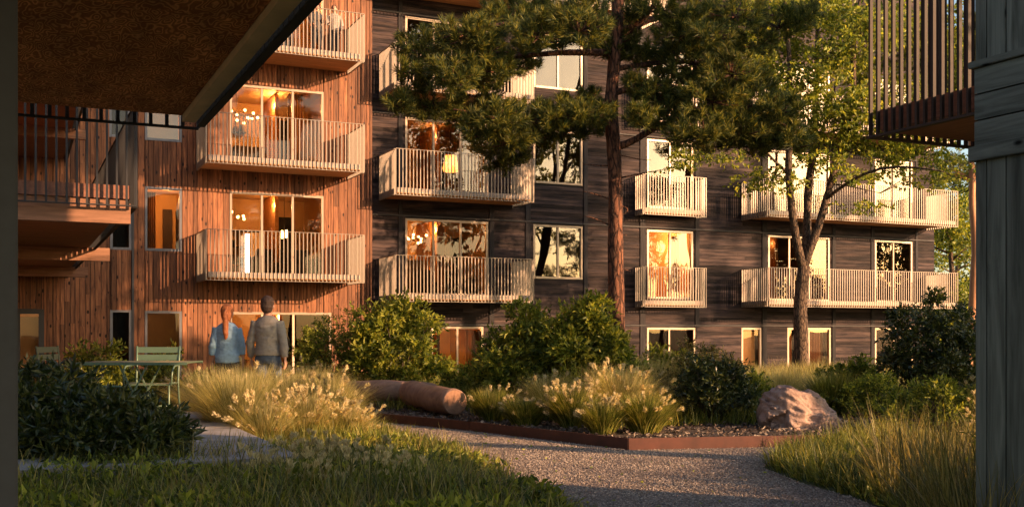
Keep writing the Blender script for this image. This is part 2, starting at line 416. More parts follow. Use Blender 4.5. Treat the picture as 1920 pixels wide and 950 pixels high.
# ------------------------------------------------------------------ buildings
def subtract(lo, hi, cuts):
    segs = [(lo, hi)]
    for a, b in cuts:
        o = []
        for s, e in segs:
            if b <= s or a >= e: o.append((s, e)); continue
            if a > s: o.append((s, a))
            if b < e: o.append((b, e))
        segs = o
    return [(s, e) for s, e in segs if e-s > .004]
def backing(mb, u0, u1, z0, z1, n0, n1, holes):
    xs = sorted({u0, u1}|{x for h in holes for x in (h[0], h[1]) if u0 < x < u1})
    for a, b in zip(xs, xs[1:]):
        cuts = [(h[2], h[3]) for h in holes if h[0] < (a+b)/2 < h[1]]
        for s, e in subtract(z0, z1, cuts): mb.box(a, b, n0, n1, s, e)
def vboards(mb, u0, u1, z0, z1, n, holes, wmin=.085, wmax=.165, gap=.013):
    xs = [u0]
    while xs[-1] < u1-.05: xs.append(min(u1, xs[-1]+random.uniform(wmin, wmax)))
    xs = sorted(set([round(x, 3) for x in xs])|{round(x, 3) for h in holes for x in (h[0], h[1]) if u0 < x < u1})
    for a, b in zip(xs, xs[1:]):
        if b-a < .015: continue
        cuts = [(h[2], h[3]) for h in holes if h[0]-.001 < (a+b)/2 < h[1]+.001]
        pr = random.choice([.0, .004, .014, .02])
        for s, e in subtract(z0, z1, cuts):
            # broken into board lengths
            z = s
            while z < e-.01:
                ze = min(e, z+random.uniform(2.6, 4.2))
                if e-ze < .5: ze = e
                mb.box(a+gap/2, b-gap/2, n-.022-pr, n, z+.001, ze-.001); z = ze
def hboards(mb, u0, u1, z0, z1, n, holes, breaks, h=.118, gap=.008):
    z = z0
    while z < z1-.01:
        ze = min(z1, z+h)
        cuts = [(q[0], q[1]) for q in holes if q[2] < ze-.01 and q[3] > z+.01]
        xs = [u0]+[x for x in breaks if u0 < x < u1]+[u1]
        for a, b in zip(xs, xs[1:]):
            for s, e in subtract(a, b, cuts):
                c = s
                while c < e-.01:
                    ce = min(e, c+random.uniform(1.4, 3.2))
                    if e-ce < .4: ce = e
                    mb.box(c+.001, ce-.001, n-.022-random.choice([0,.002,.005]), n, z+gap/2, ze-gap/2); c = ce
        z = ze
def window(parent, u0, u1, z0, z1, n, divs=(), fm='frame', gl='glass', room='warm', fw=.055, mull=None, depth=3.6, power=0, label=None):
    """a window part: the frame is the part, each pane and mullion a sub-part; the room behind is a part too"""
    t = MB(); a, b = n-.03, n+.07
    t.box(u0-.01, u0+fw, a, b, z0-.01, z1+.01); t.box(u1-fw, u1+.01, a, b, z0-.01, z1+.01)
    t.box(u0+fw, u1-fw, a, b, z1-fw, z1+.01); t.box(u0+fw, u1-fw, a-.02, b, z0-.01, z0+fw)
    w_ = t.build('window', M[fm], parent)
    if label: w_['label'] = label
    xs = [u0+fw]+[u0+(u1-u0)*d for d in divs]+[u1-fw]
    for d in xs[1:-1]: MB().box(d-.03, d+.03, n-.015, n+.06, z0+fw, z1-fw).build('mullion', M[mull or fm], w_)
    for c, d in zip(xs, xs[1:]):
        l = c+(.03 if c != xs[0] else 0); r = d-(.03 if d != xs[-1] else 0)
        MB().box(l, r, n+.02, n+.026, z0+fw, z1-fw).build('pane', M[gl], w_)
    if room:
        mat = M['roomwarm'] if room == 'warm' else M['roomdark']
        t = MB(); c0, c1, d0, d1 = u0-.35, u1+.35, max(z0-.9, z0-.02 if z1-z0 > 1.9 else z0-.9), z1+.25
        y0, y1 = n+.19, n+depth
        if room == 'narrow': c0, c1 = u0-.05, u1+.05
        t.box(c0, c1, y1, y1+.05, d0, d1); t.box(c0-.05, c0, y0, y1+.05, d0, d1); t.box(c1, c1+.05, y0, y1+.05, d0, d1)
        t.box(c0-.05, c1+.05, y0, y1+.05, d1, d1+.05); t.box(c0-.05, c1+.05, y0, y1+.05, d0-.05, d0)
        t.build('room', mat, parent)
    if power:
        ld = bpy.data.lights.new('room_light', 'POINT'); ld.energy = power; ld.color = (1,.56,.23); ld.shadow_soft_size = .12
        lo = bpy.data.objects.new('room_light', ld); COL.objects.link(lo); lo.location = ((u0+u1)/2+.35, n+1.9, z1-.1)
        if u1-u0 > 1.8:
            W_ = u1-u0
            MB().box(u0+W_*.62, u0+W_*.66, n+1.7, n+depth-.01, z0-.02, z1+.2).build('partition', M['soffit'], parent)
            MB().box(u0+W_*.70, u0+W_*.98, n+depth-.06, n+depth-.005, z0, z0+2.0).build('inner_door', M['darktrim'], parent)
            t = MB()
            for q in range(3): t.box(u0+W_*.08, u0+W_*.42, n+depth-.3, n+depth-.01, z0+.5+.5*q, z0+.53+.5*q)
            for q in range(14): x_ = u0+W_*(.09+.32*random.random()); z_ = z0+.53+.5*random.randrange(3); t.box(x_, x_+random.uniform(.04,.12), n+depth-.25, n+depth-.08, z_, z_+random.uniform(.12,.3))
            t.build('shelf', M['slat'], parent)
    return w_
def rail_run(t, p, q, zb, zt, pitch=.108, wd=.023, ends=True):
    p = Vector(p); q = Vector(q); L = (q-p).length; k = max(1, round(L/pitch)); d = (q-p)/k; dd = (q-p).normalized()
    for i in range(0 if ends else 1, k+1):
        c = p+d*i; t.box(c.x-wd/2, c.x+wd/2, c.y-wd/2, c.y+wd/2, zb, zt)
    nn = Vector((-dd.y, dd.x))*.024
    for z0, z1 in ((zt, zt+.012), (zb-.012, zb)):
        a = (min(p.x,q.x)-abs(nn.x)-.0, max(p.x,q.x)+abs(nn.x), min(p.y,q.y)-abs(nn.y), max(p.y,q.y)+abs(nn.y))
        t.box(*a, z0, z1)
def balcony(parent, u0, u1, nf, nw, zb, h=1.29, name='balcony', mats=('deck','soffit','rail'), sides=(1,1), pitch=.105):
    t = MB(); t.box(u0+.06, u1-.06, nf+.06, nw-.03, zb+.075, zb+.21)
    b = t.build(name, M[mats[0]], parent)
    MB().box(u0+.07, u1-.07, nf+.07, nw-.035, zb+.055, zb+.074).build('soffit', M[mats[1]], b)
    t = MB(); rail_run(t, (u0, nf), (u1, nf), zb, zb+h, pitch)
    for s, x in zip(sides, (u0, u1)):
        if s: rail_run(t, (x, nf+pitch), (x, nw-.06), zb, zb+h-.0005, pitch, .034)
    t.build('railing', M[mats[2]], b)
    return b

# --- larch building
NR = 29.6; NF = 28.0
red = thing('larch_apartment_building', (4.4, NR, 0), 'apartment building clad in orange-brown vertical larch boards with knots', 'apartment building')
UR1 = U(696, NR)
UL = -3.0
holes_r = []; specs = []
def addw(px0, px1, top, bot, **k):
    u0 = U(px0, NR); u1 = U(px1, NR); z1 = Z(px0, top, NR); z0 = Z(px0, bot, NR) if bot is not None else k.pop('z0')
    specs.append((u0, u1, z0, z1, k)); holes_r.append((u0, u1, z0, z1))
DIV = (.335, .665)
addw(431, 606, 359, None, z0=2.84, divs=DIV, power=231, fm='frame')
addw(431, 606, 157, None, z0=5.84, divs=DIV, power=362, fm='frame')
addw(431, 606, -50, None, z0=8.84, divs=(.335,.66), power=527, fm='frame')
addw(431, 620, 585, None, z0=-.6, divs=(.31,.62), power=150, fm='frame', mull='pale')
addw(272, 340, 350, 469, power=.5*150, fm='framegrey')
addw(272, 340, 150, 262, power=131, fm='framegrey', gl='glassr')
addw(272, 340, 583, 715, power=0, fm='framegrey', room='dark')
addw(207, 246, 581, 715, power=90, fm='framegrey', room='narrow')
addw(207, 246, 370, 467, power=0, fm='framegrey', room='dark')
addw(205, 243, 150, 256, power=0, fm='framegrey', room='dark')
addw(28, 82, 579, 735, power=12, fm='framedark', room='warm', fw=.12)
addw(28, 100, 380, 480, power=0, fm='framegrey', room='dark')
t = MB(); backing(t, UL, UR1-.02, -1.2, 15, NR+.001, NR+.18, holes_r); t.box(UL, UR1-.02, NR+.2, NR+9, 15, 15.2)
t.build('wall', M['darktrim'], red)
t = MB(); vboards(t, UL, UR1, -1.2, 15, NR, holes_r)
for i in range(5): t.box(UR1-.0, UR1+.022, NR-.02+i*.125, NR+.095+i*.125, -1.2, 15)
t.build('cladding', M['red'], red)
for (u0, u1, z0, z1, k) in specs: window(red, u0, u1, z0, z1, NR, **k)
UB0, UB1 = 4.44, 8.62
for i in range(4): balcony(red, UB0, UB1, NF, NR, 2.61+3.0*i, name='balcony')
t = MB(); t.box(U(247,NR), U(251,NR), NR-.06, NR-.02, -1.2, 15); t.build('downpipe', M['framedark'], red)

# --- charred timber building
ND = 30.12; NDF = 28.6
dk = thing('dark_timber_building', (20, ND, 0), 'long apartment building clad in weathered dark horizontal boards', 'apartment building')
UD1 = 31.8; holes_d = []; dsp = []
def addd(px0, px1, z0, z1, **k):
    u0 = U(px0, ND); u1 = U(px1, ND); dsp.append((u0, u1, z0, z1, k)); holes_d.append((u0, u1, z0, z1))
W1 = 4.64
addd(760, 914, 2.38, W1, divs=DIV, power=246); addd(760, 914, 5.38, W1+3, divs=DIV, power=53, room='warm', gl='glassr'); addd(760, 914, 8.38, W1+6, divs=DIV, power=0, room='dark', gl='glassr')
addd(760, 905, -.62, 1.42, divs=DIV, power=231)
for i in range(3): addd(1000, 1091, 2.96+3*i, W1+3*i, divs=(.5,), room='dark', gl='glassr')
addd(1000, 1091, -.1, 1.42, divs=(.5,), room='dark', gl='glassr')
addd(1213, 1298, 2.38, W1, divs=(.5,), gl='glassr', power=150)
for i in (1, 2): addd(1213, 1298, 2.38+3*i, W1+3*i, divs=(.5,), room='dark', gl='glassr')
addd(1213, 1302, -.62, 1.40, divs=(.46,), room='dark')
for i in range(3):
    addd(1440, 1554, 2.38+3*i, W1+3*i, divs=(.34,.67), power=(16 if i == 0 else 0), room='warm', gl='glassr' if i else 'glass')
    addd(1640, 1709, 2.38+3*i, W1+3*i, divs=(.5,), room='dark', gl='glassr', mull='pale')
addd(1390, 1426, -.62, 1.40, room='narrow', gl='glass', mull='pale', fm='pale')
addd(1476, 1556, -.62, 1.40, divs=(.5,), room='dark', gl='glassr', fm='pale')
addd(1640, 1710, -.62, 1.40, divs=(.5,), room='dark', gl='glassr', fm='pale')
addd(1085, 1200, 11.4, 13.6, divs=(.5,), room='dark', gl='glassr')
t = MB(); backing(t, UR1, UD1-.03, -1.2, 15, ND+.001, ND+.18, holes_d); t.box(UR1, UD1-.03, ND+.2, ND+9, 15, 15.2); t.box(UD1-.2, UD1-.03, ND+.19, ND+9, -1.2, 15)
t.build('wall', M['darktrim'], dk)
BAT = [(750,.13),(921,.16),(989,.17),(1097,.14),(1204,.2),(1306,.16),(1432,.2),(1562,.15),(1635,.16),(1717,.12)]
bu = [U(p, ND) for p, _ in BAT]
t = MB(); hboards(t, UR1+.03, UD1, -1.2, 15, ND, holes_d, bu)
for i in range(60): t.box(UD1, UD1+.022, ND-.02+(i % 4)*2.2, ND+2.15+(i % 4)*2.2, -1.2+(i//4)*1.08, -1.2+(i//4)*1.08+1.07)
t.build('cladding', M['dark'], dk)
t = MB()
for (p, wd), u in zip(BAT, bu):
    for s, e in subtract(-1.2, 15, [(h[2]-.02, h[3]+.02) for h in holes_d if h[0]-.02 < u+wd/2 and h[1]+.02 > u-wd/2]): t.box(u-wd/2, u+wd/2, ND-.055, ND-.0275, s, e)
t.build('batten', M['darktrim'], dk)
for zz in (1.46, 4.70, 7.70, 10.70, 13.70):
    t = MB(); t.box(UR1+.05, UD1-.02, ND-.075, ND-.024, zz, zz+.045); t.build('drip_rail', M['darktrim_h'], dk)
for (u0, u1, z0, z1, k) in dsp: window(dk, u0, u1, z0, z1, ND, **k)
ua, ub = U(742, NDF), U(1000.5, NDF)
for i in range(4): balcony(dk, ua, ub, NDF, ND, 2.14+3.0*i)
for i in range(3): balcony(dk, 18.5, 20.9, ND-.62, ND, 2.09+3.0*i)
for i in range(3): balcony(dk, 22.79, 31.4, NDF, ND, 2.12+3.0*i)
balcony(dk, U(1072, NDF), U(1250, NDF), NDF, ND, 11.22)

# rooms' contents
def curtain(parent, u0, u1, z0, z1, n, waves=9):
    t = MB(); k = waves*8; b = 0
    for i in range(k+1):
        x = u0+(u1-u0)*i/k; y = n+.05*math.sin(i/8*2*math.pi)+.01*math.sin(i*1.7)
        t.v += [(x, y, z0), (x, y, z1)]
    t.f = [(2*i, 2*i+2, 2*i+3, 2*i+1) for i in range(k)]; t.sm = [True]*k
    o = t.build('curtain', M['curtain'], parent); return o
curtain(red, U(500,NR), U(520,NR), -.6, 1.7, NR+.3, 5); curtain(red, U(540,NR+.4), U(568,NR+.4), 5.85, 8.0, NR+.4, 6)
curtain(dk, U(828,ND), U(842,ND), 2.4, 4.5, ND+.35, 5); curtain(dk, U(880,ND), U(911,ND), -.6, 1.3, ND+.3, 6)
curtain(dk, U(1520,ND), U(1551,ND), -.6, 1.3, ND+.25, 6); curtain(dk, U(1480,ND), U(1492,ND), -.6, 1.3, ND+.25, 3)
curtain(dk, U(1268,ND), U(1282,ND), 2.4, 4.5, ND+.3, 3)
curtain(red, U(276,NR+.3), U(292,NR+.3), 3.3, 5.0, NR+.3, 4); MB().box(U(305,NR+3.5), U(322,NR+3.5), NR+3.4, NR+3.5, 3.0, 4.9).build('inner_door', M['slat'], red)
MB().box(U(1396,ND), U(1420,ND), ND+.12, ND+.13, .1, 1.28).build('roller_blind', M['blind'], dk)
MB().box(U(36,NR), U(72,NR), NR+.12, NR+.13, -.6, 1.65).build('roller_blind', M['blind'], red)
MB().box(U(276,NR), U(336,NR), NR+.12, NR+.13, 6.4, 8.2).build('roller_blind', M['blind'], red)
def chandelier(c, label, r=.5, k=12, drop=.35):
    o = thing('chandelier', c, label, 'chandelier'); t = MB()
    t.tube([(0,0,0),(0,0,drop)], .01, 6); bl = MB()
    for i in range(k):
        a = 2*math.pi*i/k+.2; h = random.uniform(-.14, .16); rr = r*random.uniform(.55, 1)
        p = (math.cos(a)*rr, math.sin(a)*rr, h); t.tube([(0,0,0), (p[0]*.6, p[1]*.6, h+.05), p], .008, 5); bl.ell(p, (.035,)*3, 8, 6)
    t.build('frame', M['frame'], o, True); bl.build('bulbs', M['bulb'], o, True); return o
chandelier((5.75, NR+1.3, 7.45), 'branching brass chandelier glowing behind the upper glazed doors', .62, 16, .6)
chandelier((5.75, NR+1.6, 4.62), 'small sparkling ceiling light in the lower larch apartment', .35, 8, .4)
chandelier((U(775,ND+1.3), ND+1.3, 4.12), 'warm cluster lamp hanging in the dark building behind glass', .42, 12, .5)
o = thing('tube_lamp', (U(463,NR-.25), NR-.3, 2.83), 'tall white glowing tube lamp on the lower larch balcony', 'lamp')
MB().tube([(0,0,0),(0,0,.03)], .09, 14).build('base', M['railgrey'], o, True); MB().tube([(0,0,.03),(0,0,1.1)], .055, 14).build('tube', M['tube'], o, True)
o = thing('pendant_lamp', (U(533,NR+.9), NR+.9, 3.95), 'short pendant lamp glowing behind the lower balcony railing', 'lamp')
t = MB(); t.tube([(-.06,0,0),(-.06,0,.22)], .03, 8); t.tube([(.06,0,.02),(.06,0,.24)], .03, 8); t.build('bulbs', M['bulb'], o, True)
MB().tube([(0,0,.24),(0,0,1.3)], .008, 5).build('cord', M['railgrey'], o, True)
o = thing('pendant_lamp', (U(845,ND+.8), ND+.8, 6.25), 'amber drum lamp glowing in the middle floor of the dark building', 'lamp')
MB().tube([(0,0,0),(0,0,.1),(0,0,.5)], [.22,.25,.17], 16).build('lamp_shade', M['shade'], o, True); MB().tube([(0,0,.5),(0,0,1.3)], .008, 5).build('cord', M['railgrey'], o, True)
o = thing('framed_picture', (U(490,NR+3.4), NR+3.5, 3.9), 'large cream print hanging inside the lower larch apartment', 'picture')
MB().box(-.62,.62,-.01,.0,-.42,.42).build('print', M['picture'], o, True); 
t = MB(); t.box(-.66,-.62,-.03,.01,-.46,.46).box(.62,.66,-.03,.01,-.46,.46).box(-.62,.62,-.03,.01,.42,.46).box(-.62,.62,-.03,.01,-.46,-.42); t.build('frame', M['railgrey'], o, True)
for (x, y, z, lab) in [(7.2, NR+1.6, 2.86, 'dark upholstered sofa inside the lower larch apartment'), (U(865,ND), ND+1.6, 2.4, 'dark armchair beside the curtain in the lower dark building apartment')]:
    o = thing('sofa', (x, y, z), lab, 'sofa')
    MB().box(-.8,.8,-.4,.4,.12,.42).build('seat', M['cloth_dark'], o, True, .04); MB().box(-.8,.8,.28,.45,.43,.85).build('backrest', M['cloth_dark'], o, True, .05)
    for s in (-1, 1): MB().box(s*.82,s*.98,-.4,.45,.1,.6).build('armrest', M['cloth_dark'], o, True, .04)

for (x, y, z, wd, hh, lab) in [(5.1, NR+3.2, 2.86, 1.5, 2.0, 'tall dark cabinets inside the lower larch apartment'),(6.9, NR+3.2, 5.86, 1.8, 1.0, 'low dark kitchen counter inside the upper larch apartment'),
        (U(790,ND+3), ND+3.1, 2.41, 1.3, 1.2, 'dark sideboard inside the lit apartment of the dark building'),(U(880,ND+3), ND+3.1, 2.41, .9, 2.0, 'tall dark wardrobe inside the lit apartment of the dark building')]:
    o = thing('cabinet', (x, y, z), lab, 'cabinet'); MB().box(-wd/2, wd/2, -.25, .25, .08, hh).build('carcass', M['darktrim'], o, True)
    for q in range(3): MB().box(-wd/2+wd/3*q+.01, -wd/2+wd/3*(q+1)-.01, -.27, -.252, .1, hh-.02).build('door', M['slat'], o, True)
# --- left gallery wing
lw = thing('gallery_wing', (1.2, 12.3, 0), 'wing of stacked timber balconies running back to the larch building', 'balcony wing')
MB().box(-3.2, -.6, 12.5, NR-.05, -.8, 15).build('wall', M['red'], lw)
LU = 1.2
for z0, nf in ((2.66, 12.24), (5.66, 12.24)):
    MB().box(-.6, LU-.06, nf+.06, NR-.06, z0+.075, z0+.22).build('deck', M['reddeck'], lw)
    MB().box(-.6, LU-.08, nf+.1, NR-.07, z0+.03, z0+.073).build('soffit', M['beam'], lw)
    t = MB(); rail_run(t, (-.1, nf), (LU, nf), z0, z0+1.3, .1, .022); t.build('railing', M['railgrey'], lw)
    t = MB(); rail_run(t, (LU, nf+.1), (LU, NR-.07), z0, z0+1.1, .1, .034); t.build('side_railing', M['railgrey'], lw)
    for nb in (12.34, 19.1, 25.0):
        MB().box(-.6, LU+(.25 if nb > 13 else -.05), nb, nb+.16, z0-.19, z0+.028).build('beam', M['beam'], lw)

# --- near balcony overhead on the left
nb = thing('overhead_balcony', (1.0, 7.5, 2.7), 'large plywood balcony underside overhead at upper left with lit edge', 'balcony')
BU, BN, BZ = 1.155, 7.62, 2.735
t = MB(); x = BU-.125; k = 0
while x > -5:
    y = BN-.085-(0 if k % 2 == 0 else 1.22)
    if k % 2: t.box(x-1.215, x, y+.004, BN-.085, BZ+.03, BZ+.05)
    while y > -1: t.box(x-1.215, x, y-2.436, y, BZ+.03, BZ+.05); y -= 2.44
    x -= 1.22; k += 1
t.build('soffit', M['ply'], nb)
MB().box(-5, BU-.08, -1, BN-.08, BZ+.052, BZ+.25).build('slab', M['deck'], nb)
t = MB(); rail_run(t, (-4, BN), (BU, BN), BZ-.03, BZ+1.2, .105); rail_run(t, (BU, -1), (BU, BN-.105), BZ-.03, BZ+1.2, .105); t.build('railing', M['railgrey'], nb)
MB().box(BU-.12, BU-.03, -1, BN-.08, BZ-.01, BZ+.048).build('edge_board', M['edge'], nb)
p = at(33, 3.6)
pst = thing('graphite_column', (p.x, p.y, 0), 'dark graphite painted column filling the left edge', 'column')
t = MB(); t.box(p.x-.42, p.x, p.y-.40, p.y, 0, BZ+.02); t.build('shaft', M['post'], pst, bevel=.006)
# the corner seen from the viewer lies on the line x = 33
MB().box(p.x-.44, p.x-.03, p.y-.42, p.y-.41, 0, .12).build('base', M['post'], pst)

# --- near wall on the right
RU, RN = 4.9, 4.335
rw = thing('grey_green_house', (RU, RN, 0), 'corner of grey green timber house with knotty vertical boards at right', 'house')
t = MB(); t.box(RU+.025, 7.2, -4, RN-.03, -.2, 8); t.build('wall', M['rightwood'], rw)
t = MB(); y = RN
while y > -3:
    wd = .078 if y == RN else random.choice([.128,.13,.132])
    for a, b in ((-.2, 2.27), (2.785, 8)): t.box(RU-.0, RU+.022, y-wd+.009, y-.0, a, b)
    y -= wd
x = RU+.02
while x < 7.1:
    t.box(x+.003, x+.128, RN-.028, RN-.004, -.2, 2.27); t.box(x+.003, x+.128, RN-.028, RN-.004, 2.785, 8); x += .13
t.build('cladding', M['rightwood'], rw)
t = MB(); zz = 2.335
for i in range(3): t.box(RU-.006, RU+.022, -3, RN+.004, zz, zz+.138); zz += .147
t.box(RU+.023, 7.2, RN-.028, RN+.004, 2.335, 2.77)
t.build('plank_band', M['rightwood_h'], rw)
t = MB(); t.box(RU-.03, 7.2, -3, RN+.03, 2.772, 2.81); t.box(RU-.03, 7.2, -3, RN+.03, 2.25, 2.333); t.build('trim', M['rightwood_h'], rw, bevel=.004)

# --- slatted balcony beyond it
sb = thing('slatted_balcony', (9.1, 9.5, 3.6), 'dark brown slatted balcony jutting out at upper right', 'balcony')
SU, SN, SZ = 9.09, 9.55, 3.58
MB().box(10.85, 11.2, 8.95, SN-.02, -.2, 3.6).build('pier', M['rightwood'], sb)
MB().box(10.85, 12.4, 7.6, SN-.02, 3.601, 5.8).build('wall', M['rightwood'], sb)
MB().box(SU+.07, 10.84, 6.9, SN-.07, SZ+.06, SZ+.3).build('slab', M['reddeck'], sb)
MB().box(SU+.08, 10.84, 6.9, SN-.08, SZ+.04, SZ+.058).build('soffit', M['reddeck'], sb)
t = MB(); k = 0; y = SN
while y > 6.9:
    t.box(SU-.022, SU+.022, y-.014, y+.014, SZ, 5.9); y -= .118
x = SU+.118
while x < 10.8: t.box(x-.014, x+.014, SN-.022, SN+.022, SZ, 5.9); x += .118
t.build('slats', M['slat'], sb)
t = MB(); t.box(SU-.035, SU+.035, 6.9, SN+.035, SZ-.03, SZ-.001); t.box(SU+.036, 10.8, SN-.03, SN+.035, SZ-.03, SZ-.001); t.build('bottom_rail', M['slat'], sb)

# ------------------------------------------------------------------ vegetation makers (numpy)
def rnd_dir(n):
    v = RNG.normal(size=(n, 3)); return v/np.linalg.norm(v, axis=1)[:, None]
def leaves_arrays(P, Dr, L, Wd, fold=.25):
    """P base points, Dr unit directions, L lengths, Wd widths -> 4-vertex folded leaves"""
    n = len(P); ref = rnd_dir(n); S = np.cross(Dr, ref); S /= np.linalg.norm(S, axis=1)[:, None]+1e-9; Nn = np.cross(S, Dr)
    L = L[:, None]; Wd = Wd[:, None]
    m = P+Dr*L*.45
    V = np.stack([P, m+S*Wd+Nn*Wd*fold, P+Dr*L-Nn*L*.12, m-S*Wd+Nn*Wd*fold], 1).reshape(-1, 3)
    b = (np.arange(n)*4)[:, None]
    Fl = (b+np.array([0,1,2,0,2,3])).ravel(); return V, Fl, np.full(n*2, 3)
def add_leaves(name, mat, parent, P, Dr, L, Wd, fold=.25):
    V, Fl, c = leaves_arrays(np.asarray(P), np.asarray(Dr), np.asarray(L), np.asarray(Wd), fold)
    return np_mesh(name, V, Fl, c, mat, parent, smooth=False)
def blades(P, H, az, lean, Wd, seg=3, curl=1.6, facing=None, base_lean=.12):
    """grass blades: P base, H length, az azimuth, lean 0..1.5 rad at tip"""
    n = len(P); d = np.stack([np.cos(az), np.sin(az), np.zeros(n)], 1)
    fa = az+math.pi/2 if facing is None else facing
    s = np.stack([np.cos(fa), np.sin(fa), np.zeros(n)], 1)
    rows = []; cur = P.copy()
    for i in range(seg+1):
        f = i/seg
        wd = Wd*(1-f**1.5)*(.75+.5*f*(1-f)*2)
        if i < seg: rows += [cur-s*wd[:, None], cur+s*wd[:, None]]
        else: rows += [cur]
        th = lean*(base_lean+(1-base_lean)*(f+.5/seg)**curl)
        cur = cur+(d*np.sin(th)[:, None]+np.array([0,0,1])*np.cos(th)[:, None])*(H/seg)[:, None]
    V = np.stack(rows, 1).reshape(-1, 3); k = 2*seg+1; b = (np.arange(n)*k)[:, None]
    quads = [[2*i, 2*i+1, 2*i+3, 2*i+2] for i in range(seg-1)]
    loops = np.array(sum(quads, [])+[2*(seg-1), 2*(seg-1)+1, 2*seg])
    Fl = (b+loops).ravel(); c = np.tile(np.array([4]*(seg-1)+[3]), n)
    return V, Fl, c, rows[-1]
def scatter(poly, n):
    P = np.array([(p[0], p[1]) for p in poly]); lo, hi = P.min(0), P.max(0); out = np.empty((0, 2))
    px, py = P[:, 0], P[:, 1]
    while len(out) < n:
        q = RNG.uniform(lo, hi, (n*2, 2)); c = np.zeros(len(q), bool); j = len(P)-1
        for i in range(len(P)):
            if py[i] != py[j]:
                cond = ((py[i] > q[:, 1]) != (py[j] > q[:, 1])) & (q[:, 0] < (px[j]-px[i])*(q[:, 1]-py[i])/(py[j]-py[i])+px[i]); c ^= cond
            j = i
        out = np.vstack([out, q[c]])
    return out[:n]
def grass_patch(name, mat, poly_px, n, h, wd, lean=(.3, 1.2), z=0, kind='stuff', seg=3, tuft=0, parent=None, zf=gz):
    poly = [gp(*p) for p in poly_px]
    q = scatter(poly, n if not tuft else max(1, n//tuft))
    if tuft:
        off = RNG.normal(0, .03, (len(q)*tuft, 2)); q = np.repeat(q, tuft, 0)+off; azt = np.arctan2(off[:, 1], off[:, 0])+RNG.normal(0, .5, len(off))
    n = len(q); Pz = np.array([zf(a, b) for a, b in q])+z
    P = np.column_stack([q, Pz-.01])
    patch = .65+.6*np.clip(np.sin(q[:, 0]*1.7+1.3*np.sin(q[:, 1]*1.1))*np.sin(q[:, 1]*1.4+.7)*.5+.5, 0, 1)
    H = RNG.uniform(h[0], h[1], n)*patch
    V, Fl, c, tips = blades(P, H, azt if tuft else RNG.uniform(0, 2*math.pi, n), RNG.uniform(lean[0], lean[1], n), RNG.uniform(.6, 1.2, n)*wd, seg, 1.3, None, .35)
    o = np_mesh(name, V, Fl, c, mat, parent)
    return o, tips
def plumes(name, parent, T, Dd, L, r, mat='plume', hairs=16):
    n = len(T); P = np.repeat(T, hairs, 0); Dm = np.repeat(Dd, hairs, 0); f = RNG.uniform(0, 1, len(P))
    P = P-Dm*(L*(1-f))[:, None]+rnd_dir(len(P))*r*.25; D2 = Dm*1.2+rnd_dir(len(P))*.8; D2 /= np.linalg.norm(D2, axis=1)[:, None]
    LL = r*2.0*np.sin(np.clip(f, .08, .95)*math.pi)**.6+.01
    return add_leaves(name, M[mat], parent, P, D2, LL, LL*.16)
def clump(c, Rr, H, n, label, group=None, mat='grassdry', pl=0, base=.16, wd=.0056, name='ornamental_grass', lean=(.15, 1.7), cat='ornamental grass', plm='plume'):
    o = thing(name, c, label, cat, group); c = np.array(c)
    a = RNG.uniform(0, 2*math.pi, n); r = np.sqrt(RNG.uniform(0, 1, n))*base*Rr*2
    P = np.column_stack([c[0]+np.cos(a)*r, c[1]+np.sin(a)*r, np.full(n, c[2]-.02)])
    ln = RNG.uniform(0, 1, n)**1.0
    le = lean[0]+(lean[1]-lean[0])*ln; az = a+RNG.normal(0, .5, n)
    HH = H*RNG.uniform(.6, 1.12, n)*(1+.28*ln)
    V, Fl, cc, tips = blades(P, HH, az, le*.95, RNG.uniform(.6, 1.3, n)*wd, 5, 1.2, None, .34)
    np_mesh('blades', V, Fl, cc, M[mat], o)
    if pl:
        n2 = pl; a = RNG.uniform(0, 2*math.pi, n2); r = RNG.uniform(0, 1, n2)*base*Rr*2
        P = np.column_stack([c[0]+np.cos(a)*r, c[1]+np.sin(a)*r, np.full(n2, c[2])])
        le = RNG.uniform(.2, 1.5, n2); hh = H*RNG.uniform(.6, 1.15, n2)
        V, Fl, cc, tips = blades(P, hh, a+RNG.normal(0, .3, n2), le, np.full(n2, .0025), 5, 1.2, None, .3)
        np_mesh('stalks', V, Fl, cc, M[mat], o)
        prev = V.reshape(n2, 11, 3)[:, 8:10].mean(1); d = tips-prev; d /= np.linalg.norm(d, axis=1)[:, None]
        plumes('plumes', o, tips+d*.03, d, .095, .022, plm, 34)
    return o
